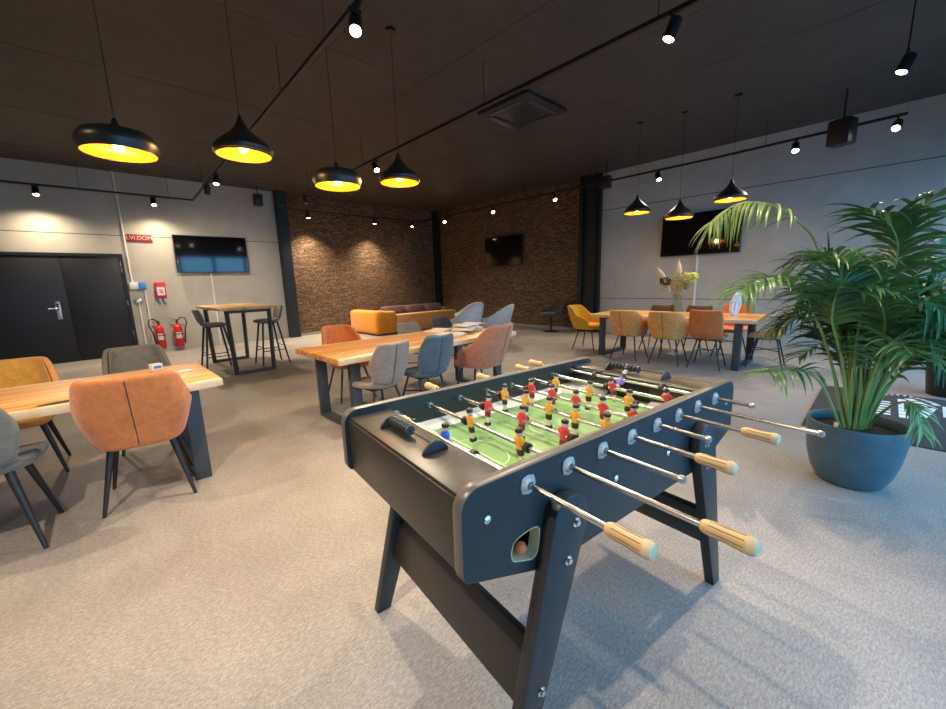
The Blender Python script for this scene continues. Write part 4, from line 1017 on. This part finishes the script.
def grip_mesh():
    m = MB(); m.mi = 0
    m.lathe([(0.0, 0.0), (0.0115, 0.0), (0.0145, 0.006), (0.0165, 0.02), (0.0155, 0.045), (0.0175, 0.075), (0.0185, 0.088)], 20, rot=(PI/2, 0, 0))
    m.mi = 1; m.lathe([(0.0186, 0.087), (0.0186, 0.094), (0.0150, 0.102), (0.008, 0.105), (0, 0.1055)], 20, rot=(PI/2, 0, 0))
    m.mi = 2
    for k in range(8):
        a = 2*PI*k/8; m.tube([((0.0164-0.0005)*math.cos(a)*f_, -y, (0.0164-0.0005)*math.sin(a)*f_) for y, f_ in ((0.016, 0.99), (0.03, 0.99), (0.045, 0.965), (0.062, 1.02), (0.082, 1.11))], 0.0012, 4)
    return m.mesh('grip', [M['grip'], M['gripend'], M['groove']])
GRIP = grip_mesh()
m = MB(); m.lathe([(0, 0), (0.0105, 0), (0.0105, 0.012), (0.008, 0.016), (0, 0.016)], 14, rot=(PI/2, 0, 0)); CAP = m.mesh('end_cap', M['steel'])
for i in range(8):
    yn = NEAR[i][1]; yf = FAR[i][1]
    m = MB(); m.tube([(0, yn, 0), (0, yf, 0)], 0.0078, 14); rod = obj('rod', m, M['rodsteel'], FT, (RX[i], 0, ZR))
    for y in PL[i]: link('player', PM[TEAM[i]], rod, (0, y, 0), (0, R(TILT[i]), 0))
    for kind, y, sg in ((NEAR[i][0], yn, 1), (FAR[i][0], yf, -1)):
        link('grip' if kind == 'grip' else 'end_cap', GRIP if kind == 'grip' else CAP, rod, (0, y+sg*0.002, 0), (0, 0, 0 if sg > 0 else PI))
    link('flange', FLAN, rod, (0, -0.4003, 0)); link('flange', FLAN, rod, (0, 0.4003, 0), (0, 0, PI))
    link('bearing', BEAR, rod, (0, -0.3655, 0)); link('bearing', BEAR, rod, (0, 0.3655, 0), (0, 0, PI))
    for y in (min(PL[i])-0.034, max(PL[i])+0.034) if i not in (0, 7) else (-0.17, 0.20):
        if abs(y) < 0.33: link('bumper', BUMP, rod, (0, y, 0))
# bead scorers on both end ledges
for s in (-1, 1):
    bar_y0, bar_y1 = (0.17, -0.12) if s < 0 else (0.17, -0.14)
    m = MB()
    for y in (bar_y0, bar_y1):
        m.prism([(-0.045, 0.0), (0.045, 0.0), (0.040, 0.012), (0.022, 0.030), (0.0, 0.038), (-0.022, 0.030), (-0.040, 0.012)], 0.008, Matrix.Translation((s*0.655, y-0.004, 0.8855)) @ Matrix.Rotation(R(0), 4, 'Z') @ XZ, bev=0.001)
    m.tube([(s*0.655, bar_y0, 0.908), (s*0.655, bar_y1, 0.908)], 0.003, 8)
    sc_ = obj('score_bracket', m, M['bumper'], FT)
    n = 8
    for k in range(n):
        y = (bar_y0-0.02-0.0165*k) if s < 0 else (bar_y0-0.02-0.021*k)
        m = MB(); m.lathe([(0.004, -0.004), (0.017, -0.004), (0.019, 0.0), (0.017, 0.004), (0.004, 0.004)], 16, (s*0.655, y, 0.908), (PI/2, 0, 0)); obj('score_bead', m, M['bead'], sc_)
# ball lying in the return hole
c_ = math.cos(R(-6.99)); s_ = math.sin(R(-6.99)); bx, by = -0.560, -0.381
m = MB(); m.ball((0, 0, 0), 0.0170, (1, 1, 1), 20)
tag(obj('table_football_ball', m, M['ball'], None, (KT*(1.3375+bx*c_-by*s_), KT*(0.9155+bx*s_+by*c_), 1.38-KT*(1.38-0.6725))), 'orange ball lying in the return hole of the football table', 'ball')

# ------------------------------------------------------------------ potted palm
PX, PY = 3.48, 0.03
t = thing('potted_palm', 'tall feathery palm in a round blue grey pot on the right', 'plant', (PX, PY, 0))
m = MB(); m.lathe([(0, 0), (0.145, 0), (0.172, 0.012), (0.205, 0.08), (0.232, 0.19), (0.246, 0.31), (0.250, 0.405), (0.247, 0.412), (0.238, 0.412), (0.232, 0.40), (0.228, 0.34), (0, 0.33)], 48); obj('pot', m, M['pot'], t)
m = MB(); m.lathe([(0, 0.362), (0.10, 0.368), (0.229, 0.352), (0.227, 0.33), (0, 0.33)], 40); obj('soil', m, M['soil'], t)
m = MB(); m.box((-0.16, 0.09, 0.395), (0.035, 0.004, 0.06), (0.2, 0.3, 0.6), 0.001); obj('plant_tag', m, M['white'], t)
def leaf_mat(name, a, b_, trans=0.25):
    m, nt, b = new_mat(name)
    g = nt.nodes.new('ShaderNodeTexCoord'); n = nt.nodes.new('ShaderNodeTexNoise'); n.inputs['Scale'].default_value = 6; n.inputs['Detail'].default_value = 3
    nt.links.new(g.outputs['Object'], n.inputs['Vector'])
    r = nt.nodes.new('ShaderNodeValToRGB'); r.color_ramp.elements[0].position = 0.35; r.color_ramp.elements[1].position = 0.65
    r.color_ramp.elements[0].color = (*a, 1); r.color_ramp.elements[1].color = (*b_, 1)
    nt.links.new(n.outputs['Fac'], r.inputs['Fac']); nt.links.new(r.outputs['Color'], b.inputs['Base Color'])
    b.inputs['Roughness'].default_value = 0.38
    tr = nt.nodes.new('ShaderNodeBsdfTranslucent'); nt.links.new(r.outputs['Color'], tr.inputs['Color'])
    mx = nt.nodes.new('ShaderNodeMixShader'); mx.inputs[0].default_value = trans
    out = nt.nodes['Material Output']; nt.links.new(b.outputs[0], mx.inputs[1]); nt.links.new(tr.outputs[0], mx.inputs[2]); nt.links.new(mx.outputs[0], out.inputs[0])
    return m
LEAF = [leaf_mat('palm_leaf_deep', (0.035, 0.105, 0.030), (0.085, 0.20, 0.055)), leaf_mat('palm_leaf_mid', (0.055, 0.15, 0.045), (0.13, 0.27, 0.08)), leaf_mat('palm_leaf_pale', (0.14, 0.25, 0.06), (0.30, 0.40, 0.12))]
def bez(P, s):
    """Catmull-Rom through control points, s in 0..1"""
    n = len(P)-1; f = min(s*n, n-1e-6); i = int(f); u = f-i
    p0 = P[max(i-1, 0)]; p1 = P[i]; p2 = P[i+1]; p3 = P[min(i+2, n)]
    return 0.5*((2*p1)+(p2-p0)*u+(2*p0-5*p1+4*p2-p3)*u*u+(3*p1-p0-3*p2+p3)*u**3)
def leaflet(bm_, base, d, up, L, w, droop):
    n = 6; prev = None; p = base.copy(); dd = d.normalized()
    side = dd.cross(up)
    if side.length < 1e-4: side = dd.orthogonal()
    side.normalize()
    fold = dd.cross(side).normalized()*-1
    for i in range(n+1):
        s = i/n; ww = w*math.sin(PI*(0.12+0.88*s)**0.75)*(1 if i < n else 0.02)+0.0008
        a = bm_.verts.new(p+side*ww+fold*ww*0.35); c = bm_.verts.new(p); e = bm_.verts.new(p-side*ww+fold*ww*0.35)
        if prev:
            bm_.faces.new((prev[0], a, c, prev[1])); bm_.faces.new((prev[1], c, e, prev[2]))
        prev = (a, c, e)
        dd = (dd+Vector((0, 0, -droop*(0.3+s))) / n*2).normalized(); p = p+dd*(L/n)
def frond(P, parent, origin, mat, start=0.42, L=0.30, w=0.011, n=26, droop=0.7, rs=1, lift=0.25, hang=0.0, fwd=0.45):
    rg = random.Random(rs); P = [Vector(p)-origin for p in P]
    m = MB(); pts = [bez(P, i/24) for i in range(25)]
    m.tube(pts, [0.0085*(1-0.8*i/24)+0.0012 for i in range(25)], 7); stem = m.mesh('frond_stem', M['stalk'])
    bm_ = bmesh.new()
    for i in range(n):
        s = start+(1-start)*(i+0.5)/n; p = bez(P, s); tg = (bez(P, min(1, s+0.01))-bez(P, s-0.01)).normalized()
        up = Vector((0, 0, 1)); sd = tg.cross(up)
        if sd.length < 0.2: sd = tg.cross(Vector((0.7, -0.7, 0.1)))
        sd.normalize(); nrm = sd.cross(tg).normalized()
        q = (s-start)/(1-start)
        for k in (-1, 1):
            LL = L*(0.55+0.9*math.sin(PI*(0.15+0.75*q)))*rg.uniform(0.82, 1.12)*0.72
            d = sd*k*rg.uniform(0.75, 1.0)+tg*(fwd+0.7*q)+nrm*(lift+rg.uniform(-0.35, 0.45))+Vector((0, 0, -hang))
            leaflet(bm_, p+Vector((rg.gauss(0, 0.002), rg.gauss(0, 0.002), 0)), d, nrm, LL, w*rg.uniform(0.8, 1.15), droop*rg.uniform(0.5, 1.8))
    bmesh.ops.remove_doubles(bm_, verts=bm_.verts, dist=1e-6)
    me = bpy.data.meshes.new('frond'); bm_.to_mesh(me); bm_.free(); me.materials.append(mat)
    me.polygons.foreach_set('use_smooth', [True]*len(me.polygons))
    f = link('frond', me, parent); link('frond_stem', stem, f); return f
O = Vector((PX, PY, 0))
FR = [
 ([(3.451,0.06,0.35),(3.483,0.18,0.999),(3.534,0.335,1.519),(3.486,0.423,1.679),(3.295,0.571,1.814),(3.075,0.712,1.819),(2.88,0.799,1.704)], 2, dict(start=0.55, L=0.34, n=20, droop=0.9, lift=-0.1, hang=0.25, w=0.0085, fwd=0.75)),
 ([(3.488,0.023,0.35),(3.657,0.012,0.992),(3.771,0.001,1.375),(3.832,-0.057,1.654),(3.9,-0.177,1.824),(3.931,-0.314,1.845)], 1, dict(start=0.45, L=0.36, n=26, droop=0.9, lift=0.05, w=0.013)),
 ([(3.43,0.076,0.35),(3.417,0.212,0.873),(3.301,0.328,1.17),(3.153,0.438,1.314),(2.98,0.537,1.332),(2.833,0.596,1.283)], 1, dict(start=0.45, L=0.30, n=24, droop=0.8)),
 ([(3.453,0.061,0.35),(3.667,0.123,0.915),(3.767,0.192,1.281),(3.76,0.311,1.443),(3.689,0.451,1.45)], 0, dict(start=0.4, L=0.32)),
 ([(3.479,0.032,0.35),(3.544,0.036,0.938),(3.601,-0.009,1.252),(3.617,-0.033,1.494),(3.495,0.028,1.657),(3.293,0.122,1.708)], 0, dict(start=0.40, L=0.34, w=0.014, n=24, droop=0.7)),
 ([(3.505,0.004,0.35),(3.85,-0.092,0.76),(4.189,-0.236,0.917),(4.497,-0.397,0.893)], 0, dict(start=0.35, L=0.34)),
 ([(3.409,0.093,0.35),(3.225,0.205,0.677),(3.004,0.308,0.799),(2.758,0.404,0.806)], 1, dict(start=0.48, L=0.24, n=16, w=0.009)),
 ([(3.523,-0.015,0.35),(3.531,-0.092,0.665),(3.55,-0.204,0.848),(3.528,-0.335,0.808)], 1, dict(start=0.45, L=0.26, n=16, w=0.009)),
 ([(3.46,0.051,0.35),(3.41,0.081,0.887),(3.343,0.086,1.202),(3.179,0.151,1.393),(2.962,0.236,1.467)], 0, dict(start=0.42, L=0.30, n=24)),
 ([(3.468,0.04,0.35),(3.875,-0.026,0.832),(4.209,-0.105,1.23),(4.442,-0.213,1.401),(4.569,-0.343,1.374)], 1, dict(start=0.4, L=0.36)),
 ([(3.439,0.067,0.35),(3.555,0.19,0.752),(3.638,0.307,0.974),(3.614,0.422,1.056),(3.581,0.51,1.003)], 0, dict(start=0.4, L=0.30)),
 ([(3.496,0.013,0.35),(3.42,-0.029,0.772),(3.348,-0.027,1.057),(3.196,0.017,1.211),(3.025,0.099,1.273)], 1, dict(start=0.42, L=0.28)),
 ([(3.486,0.022,0.35),(3.663,-0.088,0.901),(3.722,-0.142,1.185),(3.667,-0.214,1.248),(3.57,-0.283,1.166)], 0, dict(start=0.42, L=0.32)),
 ([(3.522,-0.016,0.35),(3.457,-0.087,0.518),(3.409,-0.161,0.597),(3.367,-0.216,0.558),(3.337,-0.243,0.451)], 2, dict(start=0.5, L=0.18, n=10, w=0.008)),
 ([(3.449,0.058,0.35),(3.311,0.134,0.832),(3.195,0.198,1.089),(3.111,0.185,1.27),(3.106,0.145,1.371)], 0, dict(start=0.45, L=0.28)),
 ([(3.458,0.049,0.35),(3.783,0.059,0.822),(4.029,0.052,1.166),(4.232,-0.01,1.409),(4.456,-0.127,1.514)], 0, dict(start=0.4, L=0.36)),
 ([(3.46,0.05,0.35),(3.50,0.10,0.80),(3.52,0.16,1.10),(3.46,0.26,1.25),(3.36,0.36,1.22)], 0, dict(start=0.38, L=0.30)),
 ([(3.49,0.0,0.35),(3.56,-0.04,0.72),(3.62,-0.06,0.95),(3.74,-0.10,1.05),(3.86,-0.15,1.02)], 1, dict(start=0.38, L=0.30)),
]
rq = random.Random(5)
for k in range(22):
    a = 2*PI*k/22+rq.uniform(-0.2, 0.2); rr = rq.uniform(0.30, 0.62); za = rq.uniform(0.82, 1.25); ze = za-rq.uniform(-0.03, 0.2)
    ca, sa = math.cos(a), math.sin(a)
    if 0.72*ca-0.69*sa < -0.6: continue
    FR.append(([(PX+0.03*ca, PY+0.03*sa, 0.35), (PX+rr*0.22*ca, PY+rr*0.22*sa, 0.35+(za-0.35)*0.62), (PX+rr*0.55*ca, PY+rr*0.55*sa, za), (PX+rr*ca, PY+rr*sa, ze)], rq.choice((0, 0, 1, 1, 2)) if k % 3 == 0 else rq.choice((0, 1)), dict(start=0.36, L=rq.uniform(0.22, 0.30), n=20, w=rq.uniform(0.009, 0.014), droop=rq.uniform(0.4, 1.0), lift=rq.uniform(0.1, 0.5))))
for i, (P, mi, kw) in enumerate(FR): frond(P, t, O, LEAF[mi], rs=i+3, **kw)
m = MB(); rg = random.Random(12)
for k in range(9):
    a = rg.uniform(0, 2*PI); r0 = rg.uniform(0.0, 0.06); x0, y0 = r0*math.cos(a), r0*math.sin(a)
    m.tube([(x0, y0, 0.35), (x0*1.5+rg.gauss(0, 0.015), y0*1.5+rg.gauss(0, 0.015), 0.62), (x0*2.6+rg.gauss(0, 0.03), y0*2.6+rg.gauss(0, 0.03), rg.uniform(0.75, 0.95))], [0.013, 0.010, 0.004], 8)
obj('stems', m, M['stalk'], t)

# broad leaved plant by the glazed front, at the photo's right edge
t = thing('potted_shrub', 'broad pale leaved plant by the glazed front behind the palm', 'plant', (6.62, -0.62, 0))
m = MB(); m.lathe([(0, 0), (0.17, 0), (0.21, 0.36), (0.19, 0.36), (0.18, 0.30), (0, 0.30)], 32); obj('pot', m, M['black'], t)
m = MB(); m.lathe([(0, 0.315), (0.185, 0.31), (0.18, 0.29), (0, 0.29)], 28); obj('soil', m, M['soil'], t)
PALE = leaf_mat('pale_teal_leaf', (0.12, 0.32, 0.22), (0.26, 0.50, 0.36), 0.35)
m = MB(); rg = random.Random(21); ends = []
for k in range(12):
    a = R(20+rg.uniform(0, 320)) if k > 4 else R(95+25*k); sp = rg.uniform(0.25, 0.62); hh = rg.uniform(0.8, 1.85)
    P = [Vector((0.04*math.cos(a), 0.04*math.sin(a), 0.3)), Vector((0.10*math.cos(a), 0.10*math.sin(a), 0.3+(hh-0.3)*0.5)), Vector((sp*0.6*math.cos(a), sp*0.6*math.sin(a), hh*0.92)), Vector((sp*math.cos(a), sp*math.sin(a), hh))]
    m.tube([bez(P, i/10) for i in range(11)], [0.010*(1-0.06*i) for i in range(11)], 6)
    for s in (0.45, 0.6, 0.72, 0.84, 0.93, 1.0): ends.append((bez(P, s), a+rg.uniform(-1.2, 1.2)))
obj('stems', m, M['stalk'], t)
for p, a in ends:
    bm_ = bmesh.new(); n = 6; prev = None; L = rg.uniform(0.16, 0.26); W = L*0.36; dr = rg.uniform(0.1, 0.9)
    d = Vector((math.cos(a), math.sin(a), 0.25-dr)).normalized(); sd = d.cross(Vector((0, 0, 1))).normalized(); up = sd.cross(d)
    for i in range(n+1):
        s = i/n; ww = W*math.sin(PI*(0.03+0.97*s)**0.8)+0.001; c = p+d*L*s-Vector((0, 0, 0.25*L*s*s))
        row = [bm_.verts.new(c+sd*ww+up*ww*0.3), bm_.verts.new(c), bm_.verts.new(c-sd*ww+up*ww*0.3)]
        if prev:
            bm_.faces.new((prev[0], row[0], row[1], prev[1])); bm_.faces.new((prev[1], row[1], row[2], prev[2]))
        prev = row
    me = bpy.data.meshes.new('leaf'); bm_.to_mesh(me); bm_.free(); me.materials.append(PALE); me.polygons.foreach_set('use_smooth', [True]*len(me.polygons))
    link('leaf', me, t)

# ------------------------------------------------------------------ daylight and view
w = bpy.data.worlds.new('daylight'); SC.world = w; w.use_nodes = True
bg = w.node_tree.nodes['Background']; bg.inputs[0].default_value = (0.22, 0.56, 1.0, 1); bg.inputs[1].default_value = 6.2
vs = SC.view_settings; vs.view_transform = 'Standard'; vs.look = 'None'; vs.gamma = 1.0; vs.exposure = 0.0; vs.use_curve_mapping = False
SC.display_settings.display_device = 'sRGB'
cy = SC.cycles
cy.max_bounces = 8; cy.diffuse_bounces = 5; cy.glossy_bounces = 4; cy.transmission_bounces = 6; cy.transparent_max_bounces = 12
cy.sample_clamp_indirect = 6.0; cy.caustics_reflective = False; cy.caustics_refractive = False
cy.use_denoising = True
try: cy.denoiser = 'OPENIMAGEDENOISE'
except Exception: pass
